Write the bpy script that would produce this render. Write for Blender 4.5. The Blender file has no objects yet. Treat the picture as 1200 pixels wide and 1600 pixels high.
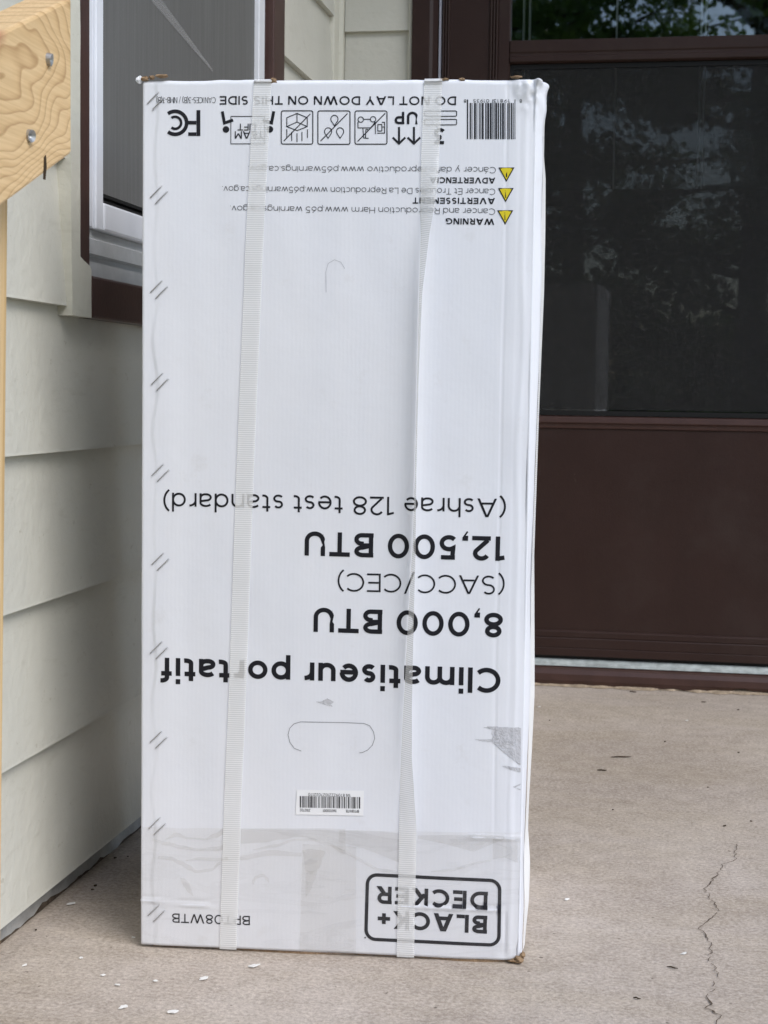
import bpy, math, random
from mathutils import Vector, Matrix, noise as mn
R = math.radians
scene = bpy.context.scene
col = scene.collection
random.seed(7)

# ------------------------------------------------------------------ camera
cam = bpy.data.cameras.new("camera")
camera = bpy.data.objects.new("camera", cam)
col.objects.link(camera)
right = Vector((0.9852536, 0.17054982, 0.01371529))
down = Vector((0.02621171, -0.07123697, -0.99711496))
fwd = Vector((-0.16908074, 0.9827706, -0.07465689))
m = Matrix((right, -down, -fwd)).transposed().to_4x4()
m.translation = Vector((0, 0, 0.56))
camera.matrix_world = m
cam.sensor_fit = 'VERTICAL'
cam.sensor_height = 36.0
cam.lens = 36.0 * 2500 / 1600
cam.clip_start = 0.02
cam.clip_end = 500
cam.dof.use_dof = True
cam.dof.focus_distance = 1.62
cam.dof.aperture_fstop = 20
scene.camera = camera

# ------------------------------------------------------------------ light
SUN_EL, SUN_AZ = R(46), R(128)          # azimuth measured clockwise from +Y
world = bpy.data.worlds.new("World")
scene.world = world
world.use_nodes = True
wn = world.node_tree
bg = wn.nodes["Background"]
sky = wn.nodes.new("ShaderNodeTexSky")
sky.sky_type = 'NISHITA'
sky.sun_disc = False
sky.sun_elevation = SUN_EL
sky.sun_rotation = SUN_AZ
sky.air_density = 1.0
sky.dust_density = 1.4
sky.ozone_density = 1.6
wn.links.new(sky.outputs[0], bg.inputs[0])
bg.inputs[1].default_value = 0.15

sun_d = bpy.data.lights.new("sun", 'SUN')
sun_d.energy = 1.25
sun_d.angle = R(35)
sun_d.color = (1.0, 0.985, 0.965)
sun = bpy.data.objects.new("sun", sun_d)
col.objects.link(sun)
sd = Vector((math.sin(SUN_AZ) * math.cos(SUN_EL), math.cos(SUN_AZ) * math.cos(SUN_EL), math.sin(SUN_EL)))
sun.rotation_euler = sd.to_track_quat('Z', 'Y').to_euler()
sun.location = (4, -6, 8)

scene.view_settings.view_transform = 'Standard'
scene.view_settings.look = 'None'
scene.view_settings.exposure = 0.62
scene.view_settings.gamma = 1.0
scene.view_settings.use_curve_mapping = False
scene.cycles.max_bounces = 10
scene.cycles.transparent_max_bounces = 16


# ------------------------------------------------------------------ materials
def new_mat(name):
    mt = bpy.data.materials.new(name)
    mt.use_nodes = True
    nt = mt.node_tree
    return mt, nt, nt.nodes["Principled BSDF"], nt.nodes["Material Output"]


def N(nt, kind, **kw):
    n = nt.nodes.new(kind)
    for k, v in kw.items():
        if k in n.bl_rna.properties and k not in n.inputs:
            setattr(n, k, v)
        else:
            n.inputs[k].default_value = v
    return n


def coords(nt, scale=(1, 1, 1), rot=(0, 0, 0), which="Object"):
    tc = nt.nodes.new("ShaderNodeTexCoord")
    mp = nt.nodes.new("ShaderNodeMapping")
    mp.inputs["Scale"].default_value = scale
    mp.inputs["Rotation"].default_value = rot
    nt.links.new(tc.outputs[which], mp.inputs["Vector"])
    return mp.outputs[0]


def noise(nt, vec, scale, detail=4, rough=0.55, dist=0.0):
    n = nt.nodes.new("ShaderNodeTexNoise")
    n.inputs["Scale"].default_value = scale
    n.inputs["Detail"].default_value = detail
    n.inputs["Roughness"].default_value = rough
    n.inputs["Distortion"].default_value = dist
    nt.links.new(vec, n.inputs["Vector"])
    return n.outputs["Fac"]


def ramp(nt, fac, stops, interp='LINEAR'):
    r = nt.nodes.new("ShaderNodeValToRGB")
    r.color_ramp.interpolation = interp
    els = r.color_ramp.elements
    while len(els) > 1:
        els.remove(els[-1])
    els[0].position = stops[0][0]
    els[0].color = (*stops[0][1], 1)
    for p, c in stops[1:]:
        e = els.new(p)
        e.color = (*c, 1)
    nt.links.new(fac, r.inputs[0])
    return r.outputs[0]


def g3(v):
    return (v, v, v)


def mixc(nt, a, b, fac, blend='MIX'):
    n = nt.nodes.new("ShaderNodeMix")
    n.data_type = 'RGBA'
    n.blend_type = blend
    for s, v in ((6, a), (7, b)):
        if isinstance(v, tuple):
            n.inputs[s].default_value = (*v, 1)
        else:
            nt.links.new(v, n.inputs[s])
    if isinstance(fac, (int, float)):
        n.inputs[0].default_value = fac
    else:
        nt.links.new(fac, n.inputs[0])
    return n.outputs[2]


def math_n(nt, op, a, b=None, clamp=False):
    n = nt.nodes.new("ShaderNodeMath")
    n.operation = op
    n.use_clamp = clamp
    for i, v in enumerate((a, b)):
        if v is None:
            continue
        if isinstance(v, (int, float)):
            n.inputs[i].default_value = v
        else:
            nt.links.new(v, n.inputs[i])
    return n.outputs[0]


def bump(nt, height, strength, dist, bsdf, prev=None):
    b = nt.nodes.new("ShaderNodeBump")
    b.inputs["Strength"].default_value = strength
    b.inputs["Distance"].default_value = dist
    nt.links.new(height, b.inputs["Height"])
    if prev is not None:
        nt.links.new(prev, b.inputs["Normal"])
    nt.links.new(b.outputs[0], bsdf.inputs["Normal"])
    return b.outputs[0]


def paint(name, c, rough=0.5, spec=0.4, var=0.12, nscale=14, bumps=0.1, fine=220, dist=0.002):
    mt, nt, b, o = new_mat(name)
    v = coords(nt)
    f = noise(nt, v, nscale, 6)
    lo = tuple(x * (1 - var) for x in c)
    hi = tuple(min(1, x * (1 + var)) for x in c)
    nt.links.new(ramp(nt, f, [(0.3, lo), (0.7, hi)]), b.inputs["Base Color"])
    b.inputs["Roughness"].default_value = rough
    b.inputs["Specular IOR Level"].default_value = spec
    if bumps:
        bump(nt, noise(nt, v, fine, 3), bumps, dist, b)
    return mt


def plain(name, c, rough=0.5, spec=0.4, metal=0.0):
    mt, nt, b, o = new_mat(name)
    b.inputs["Base Color"].default_value = (*c, 1)
    b.inputs["Roughness"].default_value = rough
    b.inputs["Specular IOR Level"].default_value = spec
    b.inputs["Metallic"].default_value = metal
    return mt


M = {}


def make_siding(name, c):
    mt, nt, b, o = new_mat(name)
    v = coords(nt)
    big = noise(nt, v, 5, 5)
    base = ramp(nt, big, [(0.3, tuple(x * 0.93 for x in c)), (0.7, tuple(min(1, x * 1.05) for x in c))])
    sm = noise(nt, coords(nt, (14, 14, 22)), 3.0, 6, 0.65)
    stain = ramp(nt, sm, [(0.0, g3(0)), (0.66, g3(0)), (0.70, g3(1))])
    base = mixc(nt, base, (c[0] * 0.62, c[1] * 0.58, c[2] * 0.5), math_n(nt, 'MULTIPLY', stain, 0.45))
    sc = noise(nt, coords(nt, (1, 9, 38)), 2.2, 5, 0.7)
    base = mixc(nt, base, (c[0] * 0.78, c[1] * 0.76, c[2] * 0.72), math_n(nt, 'MULTIPLY', ramp(nt, sc, [(0.0, g3(0)), (0.58, g3(0)), (0.70, g3(1))]), 0.35))
    nt.links.new(base, b.inputs["Base Color"])
    b.inputs["Roughness"].default_value = 0.42
    b.inputs["Specular IOR Level"].default_value = 0.35
    h = math_n(nt, 'ADD', noise(nt, v, 90, 3), math_n(nt, 'MULTIPLY', noise(nt, v, 9, 3), 3.0))
    bump(nt, h, 0.32, 0.003, b)
    return mt


M['siding'] = make_siding("siding_paint", (0.575, 0.565, 0.50))
M['trim'] = make_siding("trim_paint", (0.60, 0.585, 0.50))
M['foundation'] = paint("foundation_paint", (0.36, 0.36, 0.35), 0.7, 0.2, 0.25, 30, 0.5, 160, 0.003)
M['brown'] = paint("brown_paint", (0.030, 0.0145, 0.0115), 0.42, 0.3, 0.15, 22, 0.12, 260)
M['brown_gloss'] = paint("brown_casing_paint", (0.056, 0.027, 0.021), 0.35, 0.45, 0.15, 22, 0.12, 200)
def make_door_paint():
    mt, nt, b, o = new_mat("storm_door_paint")
    v = coords(nt)
    f = noise(nt, coords(nt, (3, 3, 1.6)), 2.5, 6, 0.6)
    c = ramp(nt, f, [(0.3, (0.027, 0.0130, 0.0100)), (0.7, (0.034, 0.0165, 0.0130))])
    sc = noise(nt, coords(nt, (26, 1, 7)), 3.0, 5, 0.75)
    c = mixc(nt, c, (0.10, 0.075, 0.065), math_n(nt, 'MULTIPLY', ramp(nt, sc, [(0.0, g3(0)), (0.685, g3(0)), (0.73, g3(1))]), 0.6))
    du = noise(nt, v, 6, 6, 0.7)
    c = mixc(nt, c, (0.075, 0.060, 0.050), math_n(nt, 'MULTIPLY', ramp(nt, du, [(0.0, g3(0)), (0.50, g3(0)), (0.75, g3(1))]), 0.16))
    nt.links.new(c, b.inputs["Base Color"])
    nt.links.new(math_n(nt, 'ADD', math_n(nt, 'MULTIPLY', du, 0.35), 0.28), b.inputs["Roughness"])
    b.inputs["Specular IOR Level"].default_value = 0.3
    h = math_n(nt, 'ADD', noise(nt, v, 300, 2), math_n(nt, 'MULTIPLY', noise(nt, v, 7, 2), 3.0))
    bump(nt, h, 0.10, 0.002, b)
    return mt


M['door_brown'] = make_door_paint()
M['vinyl'] = paint("white_vinyl", (0.72, 0.74, 0.78), 0.3, 0.5, 0.04, 20, 0.02)
M['track'] = paint("grey_track", (0.40, 0.41, 0.41), 0.6, 0.25, 0.08, 40, 0.1)
M['rubber'] = plain("black_gasket", (0.008, 0.008, 0.008), 0.6, 0.3)
M['sweep'] = paint("pale_aluminium", (0.42, 0.46, 0.45), 0.4, 0.5, 0.3, 60, 0.1)
M['steel'] = plain("steel", (0.42, 0.42, 0.42), 0.42, 0.5, 0.8)
M['staple'] = plain("staple_wire", (0.50, 0.50, 0.51), 0.30, 0.5, 0.75)
M['seal'] = plain("weatherstrip", (0.35, 0.36, 0.42), 0.4, 0.5)
M['crumb'] = paint("crumbled_caulk", (0.37, 0.295, 0.215), 0.9, 0.1, 0.35, 90, 0.8, 300)
M['chip'] = plain("white_strip", (0.85, 0.86, 0.88), 0.6, 0.3)
M["chip"] = plain("white_paint_flake", (0.80, 0.79, 0.76), 0.6, 0.3)
M['debris'] = plain("dry_debris", (0.05, 0.035, 0.022), 0.9, 0.1)
M['dirt'] = paint("dirt", (0.11, 0.085, 0.065), 0.95, 0.05, 0.4, 120, 0.8, 400)
M['ink'] = plain("black_ink", (0.013, 0.013, 0.018), 0.45, 0.3)
M['ink_grey'] = plain("grey_ink", (0.06, 0.06, 0.065), 0.5, 0.3)
M['cutline'] = plain("cut_line", (0.22, 0.22, 0.24), 0.7, 0.2)
M['faintline'] = plain("faint_cut_line", (0.50, 0.51, 0.55), 0.7, 0.2)
M['yellow'] = plain("yellow_ink", (0.75, 0.62, 0.03), 0.45, 0.3)
M['label'] = plain("label_paper", (0.86, 0.87, 0.89), 0.5, 0.3)
M['tornpaper'] = paint("torn_paper_layer", (0.54, 0.545, 0.575), 0.8, 0.1, 0.12, 160, 0.5, 400)
M['kraft'] = paint("brown_cardboard", (0.30, 0.205, 0.125), 0.85, 0.1, 0.3, 160, 0.8, 500)
M['bark'] = paint("bark", (0.05, 0.04, 0.03), 0.9, 0.1, 0.3, 20, 0.8, 60, 0.02)
M['shading_soffit'] = paint("shading_soffit_paint", (0.55, 0.54, 0.47), 0.6, 0.3, 0.05, 5, 0.05)
M['shading_roofing'] = paint("shading_roof_shingle", (0.06, 0.055, 0.05), 0.9, 0.1, 0.3, 40, 0.5)
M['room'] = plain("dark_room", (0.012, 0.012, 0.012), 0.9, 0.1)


def make_box_mat():
    mt, nt, b, o = new_mat("white_coated_cardboard")
    v = coords(nt)
    f = noise(nt, coords(nt, (9, 9, 2.2)), 2.0, 5)
    c = ramp(nt, f, [(0.3, (0.755, 0.775, 0.83)), (0.7, (0.80, 0.815, 0.86))])
    smud = noise(nt, v, 26, 6, 0.7)
    sm = ramp(nt, smud, [(0.0, g3(0)), (0.60, g3(0)), (0.72, g3(1))])
    c = mixc(nt, c, (0.66, 0.655, 0.665), math_n(nt, 'MULTIPLY', sm, 0.35))
    flute = N(nt, "ShaderNodeTexWave", wave_type='BANDS', bands_direction='X', wave_profile='SIN', Scale=75.0, Distortion=3.0, Detail=2.0)
    flute.inputs["Detail Scale"].default_value = 0.6
    nt.links.new(v, flute.inputs["Vector"])
    c = mixc(nt, c, (0.70, 0.715, 0.765), math_n(nt, 'MULTIPLY', flute.outputs["Fac"], 0.06))
    nt.links.new(c, b.inputs["Base Color"])
    b.inputs["Roughness"].default_value = 0.42
    b.inputs["Specular IOR Level"].default_value = 0.35
    h = math_n(nt, 'ADD', math_n(nt, 'MULTIPLY', flute.outputs["Fac"], 0.10), noise(nt, v, 60, 4))
    bump(nt, h, 0.18, 0.0012, b)
    return mt


M['box'] = make_box_mat()


def make_strap(clear=0.36):
    mt, nt, b, o = new_mat("woven_white_strap")
    v = coords(nt, which="UV")
    w = N(nt, "ShaderNodeTexWave", wave_type='BANDS', bands_direction='Y', wave_profile='SIN', Scale=150.0, Distortion=0.3)
    nt.links.new(v, w.inputs["Vector"])
    w2 = N(nt, "ShaderNodeTexWave", wave_type='BANDS', bands_direction='DIAGONAL', wave_profile='SIN', Scale=160.0, Distortion=0.2)
    nt.links.new(v, w2.inputs["Vector"])
    c = ramp(nt, w.outputs["Fac"], [(0.0, (0.87, 0.875, 0.875)), (0.6, (0.93, 0.935, 0.93))])
    nt.links.new(c, b.inputs["Base Color"])
    b.inputs["Roughness"].default_value = 0.4
    b.inputs["Specular IOR Level"].default_value = 0.4
    h = math_n(nt, 'ADD', w.outputs["Fac"], math_n(nt, 'MULTIPLY', w2.outputs["Fac"], 0.4))
    bump(nt, h, 0.10, 0.0002, b)
    tr = nt.nodes.new("ShaderNodeBsdfTransparent")
    tr.inputs[0].default_value = (0.97, 0.97, 0.96, 1)
    mx = nt.nodes.new("ShaderNodeMixShader")
    fac = math_n(nt, 'MULTIPLY', math_n(nt, 'SUBTRACT', 1.0, w.outputs["Fac"]), 0.16)
    nt.links.new(math_n(nt, 'ADD', fac, clear), mx.inputs[0])
    nt.links.new(b.outputs[0], mx.inputs[1])
    nt.links.new(tr.outputs[0], mx.inputs[2])
    nt.links.new(mx.outputs[0], o.inputs[0])
    return mt


M['strap'] = make_strap()
M['side_strap'] = make_strap(0.02)


def make_tape(name, lo, hi, streak):
    mt, nt, b, o = new_mat(name)
    f = noise(nt, coords(nt, (5, 1, 26)), 1.7, 3, 0.5, 1.6)
    st = ramp(nt, f, [(0.0, g3(0)), (0.52, g3(0)), (0.555, g3(1)), (0.60, g3(0.55)), (0.66, g3(0.0)), (0.70, g3(0.7)), (0.74, g3(0.0))])
    b.inputs["Base Color"].default_value = (0.56, 0.56, 0.57, 1)
    b.inputs["Roughness"].default_value = 0.12
    b.inputs["Specular IOR Level"].default_value = 0.6
    h = noise(nt, coords(nt, (8, 1, 30)), 2.0, 4, 0.6, 1.2)
    bump(nt, h, 0.35, 0.004, b)
    tr = nt.nodes.new("ShaderNodeBsdfTransparent")
    tr.inputs[0].default_value = (0.975, 0.97, 0.96, 1)
    mx = nt.nodes.new("ShaderNodeMixShader")
    fac = math_n(nt, 'ADD', math_n(nt, 'MULTIPLY', st, streak), lo)
    nt.links.new(fac, mx.inputs[0])
    nt.links.new(tr.outputs[0], mx.inputs[1])
    nt.links.new(b.outputs[0], mx.inputs[2])
    nt.links.new(mx.outputs[0], o.inputs[0])
    return mt


M['tape'] = make_tape("clear_packing_tape", 0.045, 0.3, 0.05)
M['reflection'] = make_tape("reflection_streak_sheet", 0.20, 0.3, 0.05)  # pale translucent grey that paints a reflection streak on the window
M['tape_lift'] = make_tape("lifted_packing_tape", 0.085, 0.3, 0.05)


def make_glass(name, refl, tint):
    mt, nt, b, o = new_mat(name)
    nt.nodes.remove(b)
    gl = N(nt, "ShaderNodeBsdfGlossy", Roughness=0.014)
    gl.inputs[0].default_value = (1, 1, 1, 1)
    tr = nt.nodes.new("ShaderNodeBsdfTransparent")
    tr.inputs[0].default_value = (*tint, 1)
    fr = N(nt, "ShaderNodeFresnel", IOR=1.5)
    fac = math_n(nt, 'MULTIPLY', fr.outputs[0], refl, True)
    nw = noise(nt, coords(nt), 5, 2)
    bp = N(nt, "ShaderNodeBump", Strength=0.012, Distance=0.002)
    nt.links.new(nw, bp.inputs["Height"])
    nt.links.new(bp.outputs[0], gl.inputs["Normal"])
    mx = nt.nodes.new("ShaderNodeMixShader")
    nt.links.new(fac, mx.inputs[0])
    nt.links.new(tr.outputs[0], mx.inputs[1])
    nt.links.new(gl.outputs[0], mx.inputs[2])
    nt.links.new(mx.outputs[0], o.inputs[0])
    return mt


M['glass'] = make_glass("door_glass", 2.7, (0.8, 0.82, 0.8))
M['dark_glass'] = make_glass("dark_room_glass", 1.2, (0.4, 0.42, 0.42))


def make_screen(name, c, opac, stretch, spk):
    mt, nt, b, o = new_mat(name)
    v = coords(nt, stretch)
    f = noise(nt, v, 6, 6, 0.7)
    cc = ramp(nt, f, [(0.3, tuple(x * 0.88 for x in c)), (0.7, tuple(x * 1.15 for x in c))])
    sp = noise(nt, coords(nt), 420, 2, 0.6)
    s2 = ramp(nt, sp, [(0.0, g3(0)), (0.61, g3(0)), (0.70, g3(1))])
    cc = mixc(nt, cc, tuple(min(1, x * 4 + 0.03) for x in c), math_n(nt, 'MULTIPLY', s2, spk))
    nt.links.new(cc, b.inputs["Base Color"])
    b.inputs["Roughness"].default_value = 0.7
    b.inputs["Specular IOR Level"].default_value = 0.2
    tr = nt.nodes.new("ShaderNodeBsdfTransparent")
    mx = nt.nodes.new("ShaderNodeMixShader")
    mx.inputs[0].default_value = opac
    nt.links.new(tr.outputs[0], mx.inputs[1])
    nt.links.new(b.outputs[0], mx.inputs[2])
    nt.links.new(mx.outputs[0], o.inputs[0])
    return mt


M['window_screen'] = make_screen("window_screen", (0.165, 0.165, 0.16), 0.68, (1, 22, 0.7), 0.05)
M['door_screen'] = make_screen("door_screen", (0.026, 0.026, 0.026), 0.40, (6, 1, 2), 0.8)


def make_concrete():
    mt, nt, b, o = new_mat("painted_concrete")
    v = coords(nt)
    big = noise(nt, coords(nt, (1, 1, 1)), 2.3, 6, 0.6, 0.6)
    c = ramp(nt, big, [(0.36, (0.30, 0.255, 0.215)), (0.5, (0.42, 0.37, 0.325)), (0.64, (0.53, 0.48, 0.435))])
    mid = noise(nt, v, 34, 5, 0.7)
    c = mixc(nt, c, ramp(nt, mid, [(0.38, (0.27, 0.23, 0.19)), (0.62, (0.52, 0.46, 0.40))]), 0.4)
    fine = noise(nt, v, 210, 4, 0.8)
    c = mixc(nt, c, ramp(nt, fine, [(0.33, (0.09, 0.07, 0.055)), (0.5, (0.40, 0.345, 0.295)), (0.67, (0.74, 0.67, 0.60))]), 0.38)
    sp = noise(nt, v, 120, 2, 0.4)
    c = mixc(nt, c, (0.09, 0.07, 0.055), math_n(nt, 'MULTIPLY', ramp(nt, sp, [(0, g3(0)), (0.72, g3(0)), (0.78, g3(1))]), 0.7))
    hue = noise(nt, coords(nt, (1.0, 2.2, 1)), 3.1, 5, 0.6, 0.8)
    c = mixc(nt, c, ramp(nt, hue, [(0.38, (1.06, 1.035, 0.98)), (0.62, (1.10, 1.085, 1.075))]), 1.0, 'MULTIPLY')
    nt.links.new(c, b.inputs["Base Color"])
    b.inputs["Roughness"].default_value = 0.72
    b.inputs["Specular IOR Level"].default_value = 0.25
    h = math_n(nt, 'ADD', fine, math_n(nt, 'MULTIPLY', mid, 1.5))
    bump(nt, h, 0.55, 0.002, b)
    return mt


M['concrete'] = make_concrete()


def make_wood():
    mt, nt, b, o = new_mat("pine_rail")
    v = coords(nt, (1, 1, 1), (-R(22.5), 0, 0))
    sep = nt.nodes.new("ShaderNodeSeparateXYZ")
    nt.links.new(v, sep.inputs[0])
    x, s, t = sep.outputs
    nz = noise(nt, coords(nt, (2, 5.5, 9), (-R(22.5), 0, 0)), 1.5, 2, 0.45)
    wob = math_n(nt, 'MULTIPLY', math_n(nt, 'SUBTRACT', nz, 0.5), 0.10)
    ds = math_n(nt, 'DIVIDE', math_n(nt, 'SUBTRACT', s, 1.262), 2.6)
    dt = math_n(nt, 'SUBTRACT', t, 0.312)
    d2 = math_n(nt, 'ADD', math_n(nt, 'MULTIPLY', ds, ds), math_n(nt, 'MULTIPLY', dt, dt))
    d = math_n(nt, 'ADD', math_n(nt, 'SQRT', d2), wob)
    dd = math_n(nt, 'ADD', math_n(nt, 'MULTIPLY', d, 78.0), math_n(nt, 'MULTIPLY', math_n(nt, 'MULTIPLY', d, d), 420.0))
    fr = math_n(nt, 'FRACT', dd)
    base = ramp(nt, fr, [(0.0, (0.72, 0.52, 0.285)), (0.62, (0.68, 0.47, 0.24)), (0.80, (0.575, 0.38, 0.185)), (0.92, (0.41, 0.235, 0.095)), (0.97, (0.52, 0.33, 0.155)), (1.0, (0.72, 0.52, 0.285))])
    st = noise(nt, coords(nt, (30, 3, 60), (-R(22.5), 0, 0)), 3, 4)
    base = mixc(nt, base, ramp(nt, st, [(0.3, (0.60, 0.44, 0.26)), (0.7, (0.72, 0.55, 0.34))]), 0.3)
    fib = noise(nt, coords(nt, (150, 6, 220), (-R(22.5), 0, 0)), 2.2, 4, 0.6)
    base = mixc(nt, base, ramp(nt, fib, [(0.35, (0.88, 0.83, 0.76)), (0.6, (1.06, 1.05, 1.03))]), 0.8, 'MULTIPLY')
    # a reddish knot at the upper edge
    kx = math_n(nt, 'DIVIDE', math_n(nt, 'SUBTRACT', s, 1.270), 0.020)
    kz = math_n(nt, 'DIVIDE', math_n(nt, 'SUBTRACT', t, 0.338), 0.011)
    kd = math_n(nt, 'SQRT', math_n(nt, 'ADD', math_n(nt, 'MULTIPLY', kx, kx), math_n(nt, 'MULTIPLY', kz, kz)))
    base = mixc(nt, (0.42, 0.20, 0.11), base, ramp(nt, kd, [(0.35, g3(0.25)), (1.0, g3(1))]))
    nt.links.new(base, b.inputs["Base Color"])
    b.inputs["Roughness"].default_value = 0.55
    b.inputs["Specular IOR Level"].default_value = 0.25
    bump(nt, math_n(nt, 'ADD', st, fr), 0.15, 0.001, b)
    return mt


M['wood'] = make_wood()


def make_post_wood():
    mt, nt, b, o = new_mat("pine_post")
    f = noise(nt, coords(nt, (20, 60, 1.2)), 2.0, 4, 0.5)
    c = ramp(nt, f, [(0.30, (0.40, 0.245, 0.095)), (0.46, (0.62, 0.42, 0.19)), (0.56, (0.66, 0.48, 0.26)), (0.66, (0.45, 0.28, 0.12)), (0.75, (0.62, 0.43, 0.2))])
    nt.links.new(c, b.inputs["Base Color"])
    b.inputs["Roughness"].default_value = 0.6
    bump(nt, f, 0.2, 0.002, b)
    return mt


M['post'] = make_post_wood()


def make_leaf(name, a, c2):
    mt, nt, b, o = new_mat(name)
    f = noise(nt, coords(nt), 1.7, 3)
    nt.links.new(ramp(nt, f, [(0.35, a), (0.65, c2)]), b.inputs["Base Color"])
    b.inputs["Roughness"].default_value = 0.5
    tl = nt.nodes.new("ShaderNodeBsdfTranslucent")
    tl.inputs[0].default_value = (c2[0] * 1.3, c2[1] * 1.4, c2[2], 1)
    mx = nt.nodes.new("ShaderNodeMixShader")
    mx.inputs[0].default_value = 0.35
    nt.links.new(b.outputs[0], mx.inputs[1])
    nt.links.new(tl.outputs[0], mx.inputs[2])
    nt.links.new(mx.outputs[0], o.inputs[0])
    return mt


M['leaf'] = make_leaf("leaf_green", (0.06, 0.10, 0.022), (0.12, 0.20, 0.045))
M['grass'] = paint("lawn_grass", (0.06, 0.09, 0.03), 0.9, 0.1, 0.4, 3, 0.6, 60, 0.02)


# ------------------------------------------------------------------ mesh helpers
class MB:
    def __init__(self):
        self.v, self.f, self.uv = [], [], None

    def poly(self, pts):
        i = len(self.v)
        self.v += [tuple(p) for p in pts]
        self.f.append(tuple(range(i, i + len(pts))))

    def box(self, x0, x1, y0, y1, z0, z1):
        i = len(self.v)
        self.v += [(x, y, z) for z in (z0, z1) for y in (y0, y1) for x in (x0, x1)]
        for q in ((0, 2, 3, 1), (4, 5, 7, 6), (0, 1, 5, 4), (2, 6, 7, 3), (1, 3, 7, 5), (0, 4, 6, 2)):
            self.f.append(tuple(i + k for k in q))
        return self

    def prism(self, prof, axis, a, b):
        """prof: 2D outline; axis 'y': (x,z) extruded along y; 'x': (y,z) along x; 'z': (x,y) along z"""
        def P(p, t):
            return {'y': (p[0], t, p[1]), 'x': (t, p[0], p[1]), 'z': (p[0], p[1], t)}[axis]
        i, n = len(self.v), len(prof)
        self.v += [P(p, a) for p in prof] + [P(p, b) for p in prof]
        for k in range(n):
            l = (k + 1) % n
            self.f.append((i + k, i + l, i + n + l, i + n + k))
        self.f.append(tuple(range(i + n - 1, i - 1, -1)))
        self.f.append(tuple(range(i + n, i + 2 * n)))
        return self

    def tube(self, pts, rad, n=8, caps=True):
        pts = [Vector(p) for p in pts]
        rads = rad if isinstance(rad, (list, tuple)) else [rad] * len(pts)
        i = len(self.v)
        for k, p in enumerate(pts):
            d = (pts[min(k + 1, len(pts) - 1)] - pts[max(k - 1, 0)]).normalized()
            up = Vector((0, 0, 1)) if abs(d.z) < 0.9 else Vector((1, 0, 0))
            a = d.cross(up).normalized()
            b = d.cross(a)
            for j in range(n):
                t = 2 * math.pi * j / n
                self.v.append(tuple(p + (a * math.cos(t) + b * math.sin(t)) * rads[k]))
        for k in range(len(pts) - 1):
            for j in range(n):
                l = (j + 1) % n
                self.f.append((i + k * n + j, i + k * n + l, i + (k + 1) * n + l, i + (k + 1) * n + j))
        if caps:
            self.f.append(tuple(i + j for j in range(n)))
            e = i + (len(pts) - 1) * n
            self.f.append(tuple(e + j for j in range(n - 1, -1, -1)))
        return self

    def build(self, name, mat, parent=None, bevel=0, smooth=False, recalc=True):
        me = bpy.data.meshes.new(name)
        me.from_pydata(self.v, [], self.f)
        me.update()
        if recalc:
            import bmesh
            bm = bmesh.new()
            bm.from_mesh(me)
            bmesh.ops.recalc_face_normals(bm, faces=bm.faces)
            bm.to_mesh(me)
            bm.free()
        if self.uv:
            ul = me.uv_layers.new(name="UVMap")
            for lp in me.loops:
                ul.data[lp.index].uv = self.uv[lp.vertex_index]
        me.materials.append(mat)
        o = bpy.data.objects.new(name, me)
        col.objects.link(o)
        if parent:
            o.parent = parent
        if smooth:
            for p in me.polygons:
                p.use_smooth = True
        if bevel:
            md = o.modifiers.new("bevel", 'BEVEL')
            md.width = bevel
            md.segments = 2
            md.limit_method = 'ANGLE'
            md.angle_limit = R(40)
        return o


def tag(o, label, cat, group=None, kind=None):
    if label:
        o["label"] = label
    if cat:
        o["category"] = cat
    if group:
        o["group"] = group
    if kind:
        o["kind"] = kind
    return o


def empty(name, label, cat, loc=(0, 0, 0), rz=0, group=None):
    o = bpy.data.objects.new(name, None)
    col.objects.link(o)
    o.location = loc
    o.rotation_euler = (0, 0, rz)
    o.empty_display_size = 0.1
    return tag(o, label, cat, group)


def structure(o):
    o["kind"] = "structure"
    return o


# ------------------------------------------------------------------ ground, porch slab, steps
mb = MB()
mb.poly([(-120, -120, -0.75), (120, -120, -0.75), (120, 120, -0.75), (-120, 120, -0.75)])
structure(mb.build("lawn", M['grass']))
mb = MB().box(-0.95, 2.6, 1.0, 3.4, -0.75, 0.0)
structure(mb.build("porch_floor", M['concrete'], bevel=0.01))
for k in range(3):
    MBs = MB().box(-0.45, 1.1, 0.99 - 0.28 * (k + 1), 0.998 - 0.28 * k, -0.752, -0.1875 * (k + 1))
    structure(MBs.build("porch_step", M['concrete'], bevel=0.008))

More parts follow.
